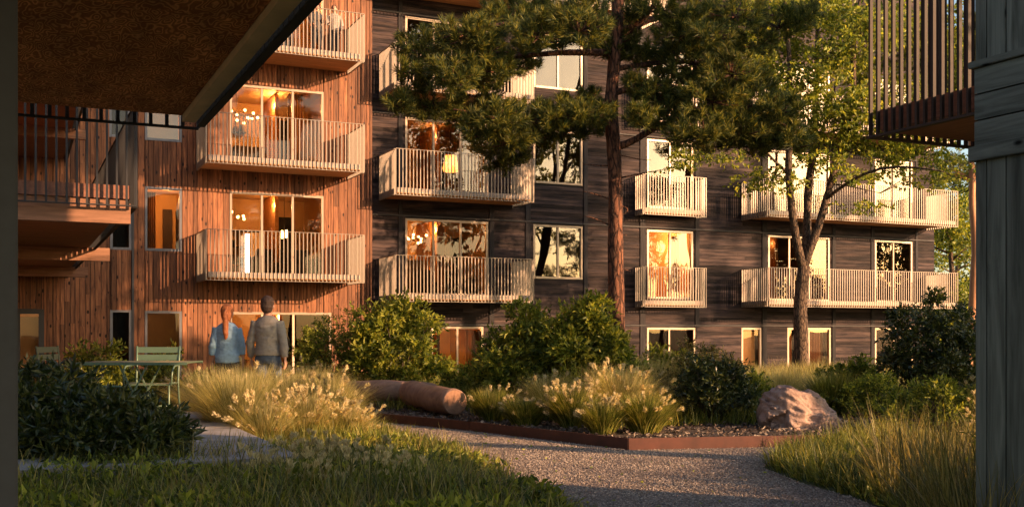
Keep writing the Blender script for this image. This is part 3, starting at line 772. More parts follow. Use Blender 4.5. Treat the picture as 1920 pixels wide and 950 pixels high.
def shrub(c, rx, ry, h, nl, label, group=None, mat='leaf1', lsize=(.05, .09), nsub=26, z0=.25, name='shrub', cat='shrub', stems=9, blobr=.32, up=.35, wfac=.22):
    o = thing(name, c, label, cat, group); c = Vector(c); subs = []
    for i in range(nsub*8):
        if len(subs) >= nsub: break
        d = Vector(rnd_dir(1)[0]); d.z = abs(d.z)*1.05-.12
        k = random.uniform(.5, .92)
        p = Vector((c.x+d.x*rx*k, c.y+d.y*ry*k, c.z+h*z0+max(0, d.z)*h*(1-z0)*k+(.0 if d.z > 0 else d.z*h*.2)))
        if all((p-q[0]).length > .30*min(rx, ry) for q in subs[-40:]) or random.random() < .12: subs.append((p, random.uniform(.6, 1.15)*blobr))
    t = MB()
    for i, (p, r) in enumerate(subs):
        if i < stems*3:
            b = c+Vector((random.uniform(-.12,.12)*rx, random.uniform(-.12,.12)*ry, 0))
            m = b.lerp(p, .5)+Vector((random.uniform(-.08,.08), random.uniform(-.08,.08), .1*h))
            t.tube([b, m, p], [.014, .010, .004], 5)
    t.build('stems', M['stem'], o)
    per = nl//max(1, len(subs)); PP = []; DD = []
    for (p, r) in subs:
        # sprigs: short twigs with leaves along them
        ns = max(3, per//9); d = rnd_dir(ns); d[:, 2] = d[:, 2]*.8+up; d /= np.linalg.norm(d, axis=1)[:, None]
        for s in range(ns):
            k = 9; f = np.linspace(.35, 1.05, k)[:, None]; q = np.array(p)+d[s]*f*r*random.uniform(.75, 1.25)
            dd = d[s]*.75+rnd_dir(k)*.75; dd /= np.linalg.norm(dd, axis=1)[:, None]
            PP.append(q); DD.append(dd)
    P = np.vstack(PP); D_ = np.vstack(DD); L = RNG.uniform(*lsize, len(P))
    add_leaves('leaves', M[mat], o, P, D_, L, L*wfac)
    return o
def limb(t, pts, r0, r1, sides=7, jit=.12, wob=.03):
    P = [Vector(p) for p in pts]; out = [P[0]]
    for a, b in zip(P, P[1:]):
        k = max(2, int((b-a).length/.35))
        for i in range(1, k+1):
            q = a.lerp(b, i/k)
            if i < k: q = q+Vector((random.uniform(-wob, wob), random.uniform(-wob, wob), random.uniform(-wob, wob)))
            out.append(q)
    # soften
    for _ in range(2):
        out = [out[0]]+[(out[i-1]+out[i]*2+out[i+1])/4 for i in range(1, len(out)-1)]+[out[-1]]
    n = len(out); t.tube(out, [r0+(r1-r0)*(i/(n-1)) for i in range(n)], sides, 1, jit)
    return out
def tufts(P, Dr, k=46, ln=.13, wd=.0035):
    n = len(P); PP = np.repeat(P, k, 0); DD = np.repeat(Dr, k, 0); f = RNG.uniform(-1, .1, n*k)
    base = PP+DD*(f*ln*1.1)[:, None]; d = DD*RNG.uniform(.35, 1.1, n*k)[:, None]+rnd_dir(n*k)*.62; d /= np.linalg.norm(d, axis=1)[:, None]
    L = RNG.uniform(.75, 1.1, n*k)*ln; return base, d, L, np.full(n*k, wd)

# ------------------------------------------------------------------ the pine
DP = 18.0
pine = thing('pine_tree', (at(1157, DP)[0], at(1157, DP)[1], 0), 'big pine with reddish trunk and spreading dark needle pads in the middle', 'pine tree')
t = MB(); tr = [at(1158,DP,745), at(1157,DP,560), at(1152,DP,450), at(1153,DP,330), at(1150,DP,250), at(1143,DP,190), at(1152,DP,110), at(1158,DP,20), at(1166,DP,-120), at(1160,DP,-300)]
limb(t, tr, .142, .08, 18, .20, .035); 
for pts, r in [([(1155,275),(1190,265),(1230,238),(1290,215),(1350,215)], .075), ([(1152,70),(1195,48),(1230,30),(1290,40),(1370,70)], .07), ([(1160,60),(1215,40),(1222,5),(1260,-40)], .06),
               ([(1148,200),(1100,215),(1040,225),(960,235),(900,215),(850,205)], .06), ([(1152,100),(1090,95),(1010,100),(930,110),(850,120),(790,140)], .065), ([(1155,30),(1080,40),(990,35),(900,50),(820,75)], .06),
               ([(1146,175),(1210,160),(1290,165),(1370,185),(1450,225),(1500,250)], .06), ([(1150,130),(1220,120),(1300,110),(1400,150)], .05), ([(1160,0),(1240,-10),(1340,10),(1450,30)], .05),
               ([(1152,335),(1180,332),(1215,322),(1258,315)], .018), ([(1155,290),(1190,298),(1222,300)], .012), ([(1147,310),(1120,312),(1094,308)], .016), ([(1148,375),(1120,362),(1092,358)], .016), ([(1150,425),(1118,410),(1095,405)], .018),
               ([(1160,385),(1178,390),(1176,400),(1166,402)], .012), ([(1160,500),(1182,508)], .012), ([(1160,440),(1176,441)], .010)]:
    dd = random.uniform(-.5, .5) if r > .03 else 0
    limb(t, [at(x, DP+dd*i/(len(pts)-1)*2, y) for i, (x, y) in enumerate(pts)], r, r*.25, 7, .15, .03)
blobs = [(800,85,62,40),(870,60,60,38),(945,35,70,36),(1015,55,75,38),(1085,50,60,40),(1150,75,55,35),(1000,15,70,25),(960,85,55,30),(1195,95,40,26),(1090,15,60,25),(840,105,50,30),(905,90,50,30),
 (775,150,38,32),(845,140,60,40),(755,190,32,24),(815,195,58,30),(890,170,50,32),(935,125,42,28),(765,125,28,20),(900,140,50,30),(980,120,35,20),
 (870,215,55,26),(930,215,60,30),(990,212,66,30),(1050,212,60,28),(1110,210,50,28),(1000,245,60,26),(950,258,55,26),(1060,240,55,24),(1115,240,36,20),(900,245,40,22),
 (935,300,28,26),(920,275,36,22),(975,285,36,18),(1095,185,50,22),
 (1235,105,48,34),(1300,110,66,40),(1370,130,58,40),(1255,160,58,36),(1335,180,66,40),(1410,190,55,36),(1450,222,48,28),(1390,240,58,28),(1320,238,58,28),(1485,248,30,22),(1250,212,50,30),(1420,268,48,22),(1200,160,34,30),(1200,210,34,26),(1350,265,50,20),
 (1290,25,66,26),(1380,22,66,30),(1460,42,56,34),(1230,10,45,20),(1330,60,50,24),(1420,75,46,26),(1505,25,40,25),(1180,20,40,22),(1440,245,60,30),(1370,215,60,34),(1300,200,60,34),(1465,200,45,30),(1405,150,50,34),(1500,265,30,18),(1340,85,60,34),(1275,60,50,30),(1230,180,50,34),(1285,255,40,20)]
PP = []; DD = []
for (x, y, rx, ry) in blobs:
    n = max(8, int(rx*ry/40)); d0 = random.uniform(-1.1, 1.1)
    c = at(x, DP+d0, y); tw = c+Vector((0, 0, -.12))
    for i in range(n):
        a = random.uniform(0, 2*math.pi); k = math.sqrt(random.random())*1.0
        q = at(x+math.cos(a)*rx*k, DP+d0+random.uniform(-.45,.45), y+math.sin(a)*ry*k*.92)
        out = (q-c); out.z *= 1.0; out = out.normalized() if out.length > .01 else Vector((0,0,1))
        dr = (out*.7+Vector((0,0,.62))+Vector(rnd_dir(1)[0])*.35).normalized(); PP.append(q); DD.append(dr)
        if i % 3 == 0: t.tube([c+Vector((0,0,-.1)), c.lerp(q, .55)+Vector((0,0,-.07)), q], [.014,.010,.005], 4)
t.build('trunk', M['bark_pine'], pine)
b_, d_, L_, w_ = tufts(np.array([tuple(v) for v in PP]), np.array([tuple(v) for v in DD]), 64, .15, .0048)
add_leaves('crown', M['needle'], pine, b_, d_, L_, w_, .1)

# ------------------------------------------------------------------ leafy tree at right
DT = 28.0; TS = DT/24
lt = thing('leafy_tree', (at(1503,DT)[0], at(1503,DT)[1], 0), 'slender multi-stemmed leafy tree with sunlit trunk in front of the long balcony', 'tree')
t = MB(); limb(t, [at(1503,DT,735), at(1502,DT,640), at(1500,DT,560), at(1508,DT,498)], .175*TS, .14*TS, 12, .12, .015)
ST = [([(1507,508),(1490,440),(1478,340),(1484,240),(1480,130),(1470,-40)], .10, -.2), ([(1508,505),(1514,420),(1518,330),(1530,230),(1532,110),(1540,-60)], .11, .3),
      ([(1508,500),(1534,420),(1552,360),(1578,280),(1600,190),(1602,60),(1620,-60)], .10, 0), ([(1546,375),(1590,340),(1650,310),(1720,312),(1770,322)], .045, -.6),
      ([(1484,330),(1450,300),(1420,270),(1400,230)], .035, -.5), ([(1482,250),(1460,190),(1430,130),(1400,80)], .035, .4), ([(1520,330),(1540,250),(1570,150),(1575,60)], .04, .5),
      ([(1575,290),(1610,240),(1640,200),(1680,150)], .035, -.3), ([(1560,345),(1600,350),(1650,362)], .02, -.4), ([(1484,200),(1440,150),(1380,110),(1345,80)], .03, -.3), ([(1600,200),(1650,120),(1700,60)], .03, .3)]
tips = []
for pts, r, dd in ST: tips += limb(t, [at(x, DT+dd*i, y) for i, (x, y) in enumerate(pts)], r*TS, r*.3*TS, 7, .15, .05)[3:]
lb = [(1370,30,60,40),(1440,20,60,35),(1510,25,60,40),(1580,30,50,40),(1620,60,40,50),(1400,90,55,35),(1470,100,50,40),(1550,110,50,40),(1610,130,40,45),(1440,150,50,35),(1520,170,45,35),(1590,200,50,40),(1640,180,40,40),
 (1460,210,40,30),(1550,240,50,35),(1620,260,45,35),(1680,270,45,35),(1730,290,45,30),(1780,300,40,28),(1560,300,45,25),(1500,290,35,25),(1440,330,35,22),(1400,345,30,18),(1480,345,30,18),(1340,130,40,30),(1320,60,40,40),(1660,320,50,22),(1600,330,40,18),(1740,335,45,18),(1620,385,40,12),(1700,100,60,60),(1760,60,60,60),(1720,200,60,50),(1780,160,50,60),(1370,290,30,25),(1300,290,40,20),(1270,300,30,18),(1780,230,40,40),(1660,40,50,50)]
PP = []; DD = []
for (x, y, rx, ry) in lb:
    d0 = random.uniform(-1.3, 1.3); c = at(x, DT+d0, y)
    near = min(tips, key=lambda q: (q-c).length); t.tube([near, near.lerp(c, .5)+Vector((0,0,.1)), c], [.014,.010,.004], 4)
    for s in range(max(6, int(rx*ry/17))):
        a = random.uniform(0, 2*math.pi); k = math.sqrt(random.random())
        q = np.array(at(x+math.cos(a)*rx*k, DT+d0+random.uniform(-.6,.6), y+math.sin(a)*ry*k)); dv = rnd_dir(1)[0]; dv[2] = dv[2]*.4-.12
        if y > 285 and s % 2: continue
        if s % 4 == 0: t.tube([c, Vector(q)], [.005,.003], 3)
        m = 11; f = np.linspace(0, .48, m)[:, None]; pts = q+dv*f; dd = dv*.3+rnd_dir(m)*.8+np.array([0,0,-.15]); dd /= np.linalg.norm(dd, axis=1)[:, None]
        PP.append(pts); DD.append(dd)
t.build('trunk', M['bark'], lt)
P = np.vstack(PP); L = RNG.uniform(.08, .145, len(P)); add_leaves('crown', M['leafbirch'], lt, P, np.vstack(DD), L, L*.3)

# ------------------------------------------------------------------ other trees
def simple_tree(name, base, h, tr, crown, label, cat, mat, bark, nl, ls, group=None, lean=0, needles=False, ell=.3):
    o = thing(name, base, label, cat, group); base = Vector(base); t = MB()
    top = base+Vector((lean, 0, h)); path = limb(t, [base, base.lerp(top, .35)+Vector((random.uniform(-.3,.3),random.uniform(-.3,.3),0)), base.lerp(top, .7)+Vector((random.uniform(-.3,.3),0,0)), top], tr, tr*.3, 9, .1, .05)
    PP = []; DD = []
    for (dx, dy, z, r, rz) in crown:
        c = base+Vector((dx, dy, z)); near = min(path, key=lambda q: abs(q.z-(c.z-r*.5)))
        t.tube([near, near.lerp(c, .5)+Vector((0,0,.1*r)), c], [tr*.35, tr*.22, tr*.08], 5)
        k = max(8, nl//len(crown)); d = rnd_dir(k); rad = RNG.uniform(.35, 1, k)**.6
        P = np.array(c)+d*rad[:, None]*np.array([r, r, rz])
        PP.append(P); dd = d+rnd_dir(k)*.9; DD.append(dd/np.linalg.norm(dd, axis=1)[:, None])
    t.build('trunk', M[bark], o); P = np.vstack(PP); D_ = np.vstack(DD)
    if needles:
        b_, d_, L_, w_ = tufts(P, D_, 14, ls, ls*.05); add_leaves('crown', M[mat], o, b_, d_, L_, w_, .1)
    else:
        L = RNG.uniform(.7, 1.2, len(P))*ls; add_leaves('crown', M[mat], o, P, D_, L, L*ell)
    return o
def crownset(n, R0, z0, z1, r, flat=.6):
    out = []
    for i in range(n):
        a = random.uniform(0, 6.28); k = math.sqrt(random.random())*R0; z = random.uniform(z0, z1); s = 1-.5*(z-z0)/(z1-z0)
        rr = random.uniform(.7, 1.2)*r; out.append((math.cos(a)*k*s, math.sin(a)*k*s, z, rr, rr*flat))
    return out
# behind the building, seen past its right end
def far_tree(px, D, h, label, needles, mat, bark, n=14, R0=2.6, z0=3, nl=5000, r=1.2, tr=.22):
    p = at(px, D); simple_tree('pine_tree' if needles else 'leafy_tree', (p.x, p.y, -.6), h, tr, crownset(n, R0, z0, h, r), label, 'pine tree' if needles else 'tree', M and mat, bark, nl, .30 if needles else .22, 'trees beyond the dark building', needles=needles)
far_tree(1816, 46, 15, 'sunlit orange trunked pine standing just past the end of the dark building', True, 'needle', 'bark_lit', 9, 3.0, 7.5, 1100, 1.2)
far_tree(1838, 50, 16, 'second sunlit orange trunked pine half hidden by the grey green house', True, 'needle', 'bark_lit', 9, 3.0, 9, 1100, 1.2)
far_tree(1775, 56, 9.0, 'bushy green tree filling the gap behind the balcony end', False, 'leaf1', 'bark', 24, 3.2, 1.5, 9000, 1.4)
far_tree(1850, 60, 10, 'dense green tree farthest back at the right', False, 'leaf1', 'bark', 24, 4.2, 1.5, 9000, 1.6)
far_tree(1800, 70, 13, 'tall hazy leafy tree behind the sunlit orange trunked pines', False, 'leafbirch', 'bark', 20, 5, 3, 8000, 1.7)
# unseen trees, placed to shade the left facade and fill the window reflections
for i, (u, n, h, R0, z0, z1, k, nl) in enumerate([(18,0,23,2.4,15.6,22,12,6000),(13.5,-5,20,1.8,6.2,19,15,6500),(14.2,0,16,1.3,6.9,15,11,4500),
        (35,-3,10.5,2.0,5,10,7,2000),(38.5,1,11,2.0,4,10.5,8,2800),(32,-9,11,2.0,4,10.5,8,2500),(43,-2,21,2.6,13,20,7,1700),(50,-2,20,3,12,19,8,1900),(47,-8,22,2.6,16,21,5,1000),(30,-3,9,1.6,4,8.5,6,1800)]):
    simple_tree('pine_tree', (u, n, 0), h, .24, crownset(k, R0, z0, z1, 1.25 if R0 > 1.9 else 1.0), 'tall unseen pine on the sunny side, placed for shade and window reflections', 'pine tree', 'needle', 'bark_pine', nl//5, .38, 'unseen pines placed for shade and reflections', needles=True)

for (u, n, h, R0, z0, z1, k) in [(46,1,9.5,2.0,2.5,8.4,12),(51,-1,9.8,2.2,2.5,8.8,12),(56,1,9.4,2.2,2.5,8.6,12),(61,0,9.4,2.2,2.5,8.6,12),(17.0,8,21,1.5,6.6,20,26),(19.6,8.5,21,1.6,6.6,20.5,28),(22.0,-.5,7.6,1.7,1.8,6.6,12),(25.8,.5,7.6,1.7,1.8,6.6,12)]:  # unseen, added: low ones darken window reflections, tall ones shade the left facade
    simple_tree('leafy_tree', (u, n, 0), h, .16, crownset(k, R0, z0, z1, 1.3, .8), ('low' if h < 12 else 'tall')+' bushy tree added out of view for shade and darker window reflections', 'tree', 'leafdark', 'bark', 3600 if h < 12 else 9500, .32, 'unseen bushy trees added for shade and reflections')

# ------------------------------------------------------------------ shrubs
def G(px, D): p = at(px, D); return (p.x, p.y, gz(p.x, p.y))
shrub(G(620,20.5), .8, .8, 1.95, 6500, 'dark leafy shrub right behind the two walking people', mat='leaf1', nsub=26, blobr=.30)
shrub(G(745,20), 1.05, 1.0, 2.05, 12000, 'rounded green shrub left of the orange ground floor window', mat='leaf1', nsub=40, blobr=.30, lsize=(.07,.13))
shrub(G(985,17.2), .92, .8, 1.88, 11000, 'left half of the big shrub mass under the balconies', mat='leaf1', nsub=38, blobr=.27, lsize=(.06,.12))
shrub(G(1110,16.6), 1.0, .75, 1.93, 15000, 'bright yellow green shrub below the pine trunk', mat='leaf1', nsub=46, blobr=.28, lsize=(.06,.12))
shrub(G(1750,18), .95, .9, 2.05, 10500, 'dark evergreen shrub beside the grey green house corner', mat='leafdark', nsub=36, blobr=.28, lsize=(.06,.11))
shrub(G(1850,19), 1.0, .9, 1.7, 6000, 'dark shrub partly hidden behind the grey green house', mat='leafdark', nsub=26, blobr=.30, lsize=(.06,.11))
shrub(G(1340,14.4), .68, .6, .98, 7500, 'low dark green bush left of the boulder', mat='leafdark', nsub=30, blobr=.19, lsize=(.045,.08), z0=.3)
shrub(G(1310,16.3), .75, .5, 1.22, 6500, 'airy pale plant with tiny leaves behind the low bush', mat='grasstan', nsub=30, blobr=.2, lsize=(.03,.055), up=.7)
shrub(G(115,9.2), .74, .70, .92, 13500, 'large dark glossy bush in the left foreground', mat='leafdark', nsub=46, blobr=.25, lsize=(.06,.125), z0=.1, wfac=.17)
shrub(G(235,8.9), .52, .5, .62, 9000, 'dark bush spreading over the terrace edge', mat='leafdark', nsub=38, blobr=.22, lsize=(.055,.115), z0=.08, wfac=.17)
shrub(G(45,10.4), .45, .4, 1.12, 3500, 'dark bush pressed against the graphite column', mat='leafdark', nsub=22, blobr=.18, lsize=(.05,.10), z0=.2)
shrub(G(190,15.5), .75, .55, 1.15, 5200, 'green shrub behind the table and chairs', mat='leaf1', nsub=26, blobr=.22, lsize=(.06,.1))
shrub(G(330,16), .8, .5, 1.0, 4200, 'low green shrub behind the sage green chair', mat='leaf1', nsub=24, blobr=.22, lsize=(.06,.1))
shrub(G(1640,15.5), .9, .6, .75, 5000, 'low mounded plant behind the boulder at right', mat='leaf1', nsub=26, blobr=.18, lsize=(.04,.07))
shrub(G(885,18.2), .7, .5, .80, 4200, 'low green perennial mound behind the log end', mat='leaf1', nsub=24, blobr=.18, lsize=(.05,.09))
shrub(G(1400,16.2), .55, .45, .72, 3600, 'small leafy mound between the low dark bush and the boulder', mat='leaf1', nsub=22, blobr=.17, lsize=(.05,.08))
shrub(G(1255,19), .9, .5, 1.05, 5200, 'loose green shrub under the small balconies', mat='leaf1', nsub=26, blobr=.24, lsize=(.06,.11))
shrub(G(1600,19.5), .9, .5, .78, 4600, 'low green mound right of the leafy tree trunk', mat='leaf1', nsub=26, blobr=.2, lsize=(.06,.1))
shrub(G(1760,13.2), .8, .6, .80, 4600, 'leafy perennial in front of the evergreen shrub', mat='leaf1', nsub=26, blobr=.18, lsize=(.04,.08))

# ------------------------------------------------------------------ ornamental grasses
GG = 'feather grasses along the path'
for (px, D, Rr, H, n, pl, lab) in [
    (545,13.6,.6,.80,3600,30,'feathery pale grass clump directly in front of the couple'),
    (450,12.4,.62,.86,4200,16,'large wispy grass clump leaning over the terrace paving'),
    (612,13.4,.55,.74,3400,60,'grass clump with cream flower heads left of the log'),
    (575,12.2,.5,.60,3000,130,'front grass clump thick with cream flower heads beside the path'),
    (500,11.7,.5,.56,2600,60,'grass clump with scattered heads at the corner of the terrace paving'),
    (650,12.3,.45,.46,2200,80,'low grass clump with many cream heads nearest the gravel'),
    (395,14.0,.55,.82,2600,10,'pale grass clump nearest the larch wall behind the terrace'),
    (480,14.8,.55,.86,2400,10,'tall pale grass clump standing at the feet of the woman'),
    (590,16.2,.5,.80,2400,40,'grass clump behind the left end of the log')]:
    clump(G(px, D), Rr, H, n, lab, GG, 'grassdry', pl)
for (px, D, Rr, H, n, pl, mat, lab) in [
    (1165,14.3,.6,.76,3600,90,'grassdry','tall pale grass clump in the bed right of centre'),
    (1075,13.7,.5,.55,2600,80,'grass','green grass clump with cream heads behind the steel edging'),
    (1210,12.9,.5,.50,2600,30,'grass','dark green arching grass clump close to the edging corner'),
    (1130,12.8,.4,.42,2000,30,'grass','small green grass clump left of the edging corner'),
    (1100,16.5,.6,.80,3000,30,'grassdry','pale feather grass clump under the yellow green shrub'),
    (925,14.7,.5,.46,2600,10,'grass','arching green grass clump beside the cut end of the log'),
    (1030,15.4,.5,.62,2600,30,'grassdry','pale grass clump between the log and the tall clump'),
    (985,13.9,.5,.38,2400,12,'grass','low dark green grass tuft right of the log end'),
    (1230,17.0,.5,.84,2600,30,'grassdry','pale feather grass clump behind the low dark bush'),
    (1010,17.5,.6,.70,2600,20,'grassdry','pale grass clump under the left part of the big shrub mass'),
    (1465,17.0,.5,.60,2400,0,'grassdry','yellowish grass clump between the boulder and the leafy tree'),
    (1560,15.8,.55,.66,3200,0,'grass','bright green grass clump behind the boulder')]:
    p = G(px, D); clump((p[0], p[1], p[2]+.06), Rr, H, n, lab, 'grasses in the planting bed', mat, pl)

# ------------------------------------------------------------------ grass as ground cover
def stuff(o, label): tag(o, label, 'grass', kind='stuff')
o, tp = grass_patch('meadow_grass', M['grass'], [(-60,900),(300,885),(440,866),(580,862),(700,826),(790,830),(870,850),(930,893),(990,922),(1090,990),(1150,1100),(-60,1100)], 26000, (.08,.30), .0078, (.4,2.3), tuft=11, seg=4)
stuff(o, 'unmown green grass in the left foreground beside the gravel')
o, _ = grass_patch('meadow_grass', M['grasstan'], [(-60,900),(300,885),(580,868),(700,830),(870,850),(990,922),(1150,1100),(-60,1100)], 5500, (.14,.42), .0062, (.3,2.2), tuft=9, seg=5); stuff(o, 'dry straw coloured blades through the left foreground grass')
o, _ = grass_patch('meadow_grass', M['grass'], [(560,815),(700,810),(790,832),(700,850),(560,868),(480,866)], 7000, (.14,.38), .0078, (.3,2.0), tuft=11, seg=4); stuff(o, 'green grass fringe between flower heads and gravel')
fc_ = [gp(x, y) for x, y in ((625,905),(690,925),(560,900),(735,950),(600,960),(500,935))]
dd_ = np.min([np.hypot(tp[:, 0]-c.x, tp[:, 1]-c.y) for c in fc_], 0); tt = tp[(dd_ < .24) & (tp[:, 2] > .15)]; tt = tt[RNG.permutation(len(tt))[:260]]
o = plumes('white_flowers', None, tt+np.array([0,0,.05]), np.tile([0,0,1.0], (len(tt),1)), .028, .021, 'plume', 18); stuff(o, 'small white flowers dotted through the foreground grass')
o, _ = grass_patch('meadow_grass', M['grass'], [(650,775),(900,782),(1000,790),(1280,800),(1430,800),(1430,728),(1000,722),(800,722),(660,735)], 22000, (.20,.50), .0085, (.3,1.6), z=.06, tuft=11); stuff(o, 'mixed green grass filling the planting bed')
o, _ = grass_patch('meadow_grass', M['grass'], [(890,790),(1000,798),(1150,815),(1280,808),(1420,806),(1420,762),(1270,755),(1000,752),(890,760)], 17000, (.20,.50), .008, (.3,1.9), z=.06, tuft=13, seg=4); stuff(o, 'lush green grass directly behind the steel edging')
o, _ = grass_patch('meadow_grass', M['grassdry'], [(900,762),(1300,762),(1300,735),(880,735)], 7000, (.35,.62), .007, (.3,1.7), z=.06, tuft=16, seg=4); stuff(o, 'pale feathery grass in the middle of the planting bed')
o, _ = grass_patch('meadow_grass', M['grasstan'], [(380,740),(700,728),(1240,722),(1800,728),(1850,700),(1400,698),(600,698),(300,710)], 26000, (.30,.62), .009, (.2,1.1), tuft=8); stuff(o, 'long tawny grass in front of the ground floor')
o, _ = grass_patch('meadow_grass', M['grassdry'], [(1380,732),(1720,742),(1760,712),(1400,706)], 9000, (.35,.62), .008, (.3,1.3), tuft=14); stuff(o, 'sunlit yellow green grass around the leafy tree trunk')
o, _ = grass_patch('meadow_grass', M['grass'], [(1560,780),(1700,790),(1850,830),(1950,900),(1990,760),(1700,738),(1540,745)], 17000, (.20,.46), .0085, (.3,1.6), tuft=11); stuff(o, 'green grass and ground cover right of the boulder')
o, _ = grass_patch('meadow_grass', M['grass'], [(1440,874),(1480,852),(1560,838),(1640,826),(1800,850),(2000,950),(2100,1100),(1900,1100),(1650,945),(1510,903)], 19000, (.12,.36), .0078, (.3,2.0), tuft=11, seg=4); stuff(o, 'short arching grass at the right edge of the path')
o, _ = grass_patch('tall_grass', M['grasstan'], [(1640,905),(1720,880),(1900,860),(2050,900),(2100,1050),(1850,1100),(1690,985)], 6500, (.35,.86), .0056, (.15,1.6), seg=6, tuft=22); stuff(o, 'tall straw coloured grass in the right foreground')
o, _ = grass_patch('meadow_grass', M['grass'], [(-200,830),(-200,760),(60,760),(280,770),(330,745),(-200,720)], 6000, (.15,.35), .007, (.3,1.2)); stuff(o, 'dim grass behind the left terrace')

# flowering weeds in front of the grey house
for i, (px, D, H, lab) in enumerate([(1880,7.4,.98,'tall weed with tiny white buds against the grey house wall'),(1900,8.2,.95,'slim budding weed just right of the tall weed'),(1838,8.0,.85,'branching weed with tiny buds at the grey house corner'),(1915,7.0,.78,'short budding weed at the right picture edge')]):
    c = G(px, D); o = thing('flowering_weed', c, lab, 'weed', 'budding weeds by the grey house'); c = Vector(c); t = MB(); hd = []
    for s in range(5):
        tip = c+Vector((random.uniform(-.16,.16), random.uniform(-.16,.16), H*random.uniform(.75, 1.05))); m = c.lerp(tip, .55)+Vector((random.uniform(-.04,.04),0,0))
        t.tube([c, m, tip], [.005,.004,.002], 4)
        for q in range(7):
            e = m.lerp(tip, random.uniform(0, 1))+Vector((random.uniform(-.1,.1), random.uniform(-.1,.1), random.uniform(.0,.1))); t.tube([m.lerp(tip, .3+.1*q), e], [.002,.0015], 3); hd.append(tuple(e))
    t.build('stems', M['grasstan'], o); hd = np.array(hd)
    plumes('buds', o, hd, np.tile([0,0,1.0], (len(hd),1)), .012, .012, 'plume', 14)
    k = 60; P = np.array(c)+np.column_stack([RNG.normal(0,.07,k), RNG.normal(0,.07,k), RNG.uniform(0,.6,k)*H]); add_leaves('leaves', M['leaf1'], o, P, rnd_dir(k), RNG.uniform(.05,.1,k), RNG.uniform(.008,.014,k))

q = scatter(PATH, 170); n = len(q); d = rnd_dir(n); d[:, 2] *= .15; tag(add_leaves('fallen_leaves', M['leafbirch'], None, np.column_stack([q, np.full(n, .022)]), d, RNG.uniform(.03,.06,n), RNG.uniform(.008,.014,n)), 'dry leaves fallen on the gravel', 'leaves', kind='stuff')
# broad-leaved ground cover between the grass
def cover(label, poly_px, n, h, ls, mat, z=0):
    q = scatter([gp(*p) for p in poly_px], n//10); q = np.repeat(q, 10, 0)+RNG.normal(0, .055, (len(q)*10, 2)); n = len(q)
    zz = np.array([gz(a, b) for a, b in q])+z+RNG.uniform(.02, 1, n)**.8*h*(.6+.5*np.sin(q[:, 0]*2.3)*np.sin(q[:, 1]*2.9+1)); d = rnd_dir(n); d[:, 2] = np.abs(d[:, 2])*.8+.1; d /= np.linalg.norm(d, axis=1)[:, None]
    o = add_leaves('ground_cover', M[mat], None, np.column_stack([q, zz]), d, RNG.uniform(*ls, n), RNG.uniform(.010, .022, n)); tag(o, label, 'ground cover', kind='stuff')
cover('broad leaved ground cover in the left foreground', [(-60,905),(300,888),(700,835),(860,850),(930,893),(1040,960),(1100,1080),(-60,1080)], 16000, .17, (.04,.11), 'leaf1')
cover('broad leaved ground cover at the right edge of the path', [(1560,860),(1700,835),(1900,850),(2100,1000),(1800,1050),(1620,930)], 6000, .18, (.04,.10), 'leaf1')
cover('leafy perennials filling the planting bed', [(880,775),(1000,785),(1270,792),(1430,790),(1430,735),(900,735)], 9000, .22, (.05,.11), 'leaf1', .06)
cover('leafy perennials behind the boulder', [(1580,770),(1720,790),(1900,800),(1900,740),(1560,735)], 8000, .26, (.05,.12), 'leaf1')
# bark chips and pebbles
q = scatter([gp(*p) for p in [(650,782),(715,787),(880,805),(1178,840),(1530,833),(1640,826),(1690,795),(1600,770),(1000,760),(700,752)]], 9000)
n = len(q); P = np.column_stack([q, RNG.uniform(.075,.10,n)]); d = rnd_dir(n); d[:, 2] *= .3; d /= np.linalg.norm(d, axis=1)[:, None]
V, Fl, c = leaves_arrays(P, d, RNG.uniform(.03,.085,n), RNG.uniform(.008,.018,n), .15); tag(np_mesh('mulch', V, Fl, c, M['chip'], smooth=False), 'dark bark chips mulching the bed behind the steel edging', 'mulch', kind='stuff')
q = scatter(PATH, 52000); n = len(q); s = RNG.uniform(.005,.0125,n)
octa = np.array([(1,0,0),(0,1,0),(-1,0,0),(0,-1,0),(0,0,.7),(0,0,-.7)]); fc = np.array([0,1,4,1,2,4,2,3,4,3,0,4])
a = RNG.uniform(0, 6.28, n); ca, sa = np.cos(a), np.sin(a); ov = octa[None]*s[:, None, None]*RNG.uniform(.6,1.3,(n,6,1)); V = np.stack([ov[..., 0]*ca[:, None]-ov[..., 1]*sa[:, None], ov[..., 0]*sa[:, None]+ov[..., 1]*ca[:, None], ov[..., 2]], -1)
V += np.column_stack([q, np.full(n, .008)])[:, None]; tag(np_mesh('gravel', V.reshape(-1, 3), ((np.arange(n)*6)[:, None]+fc).ravel(), np.full(n*4, 3), M['pebble'], smooth=False), 'loose pale gravel covering the path', 'gravel', kind='stuff')

# ------------------------------------------------------------------ log, boulder
lg = thing('log_bench', gp(770, 770, .08), 'smooth peeled log in two angled lengths lying in the bed', 'log')
def logseg(pts, r, name):
    t = MB(); P = [Vector(p) for p in pts]; out = []
    for i in range(len(P)-1):
        for k in range(6): out.append(P[i].lerp(P[i+1], k/6))
    out.append(P[-1])
    for _ in range(4): out = [out[0]]+[(out[i-1]+out[i]*2+out[i+1])/4 for i in range(1, len(out)-1)]+[out[-1]]
    n = len(out); rr = [r*(1+.03*math.sin(i*.7)) for i in range(n)]; rr[0] *= .94; rr[-1] *= .93
    out = [out[0]+(out[0]-out[1]).normalized()*.012]+out+[out[-1]+(out[-1]-out[-2]).normalized()*.012]; rr = [rr[0]*.93]+rr+[rr[-1]*.93]
    t.tube(out, rr, 28); o = t.build(name, M['log'], lg); o.data.materials.append(M['logend'])
    o.data.polygons[-1].material_index = 1; o.data.polygons[-2].material_index = 1
    return o
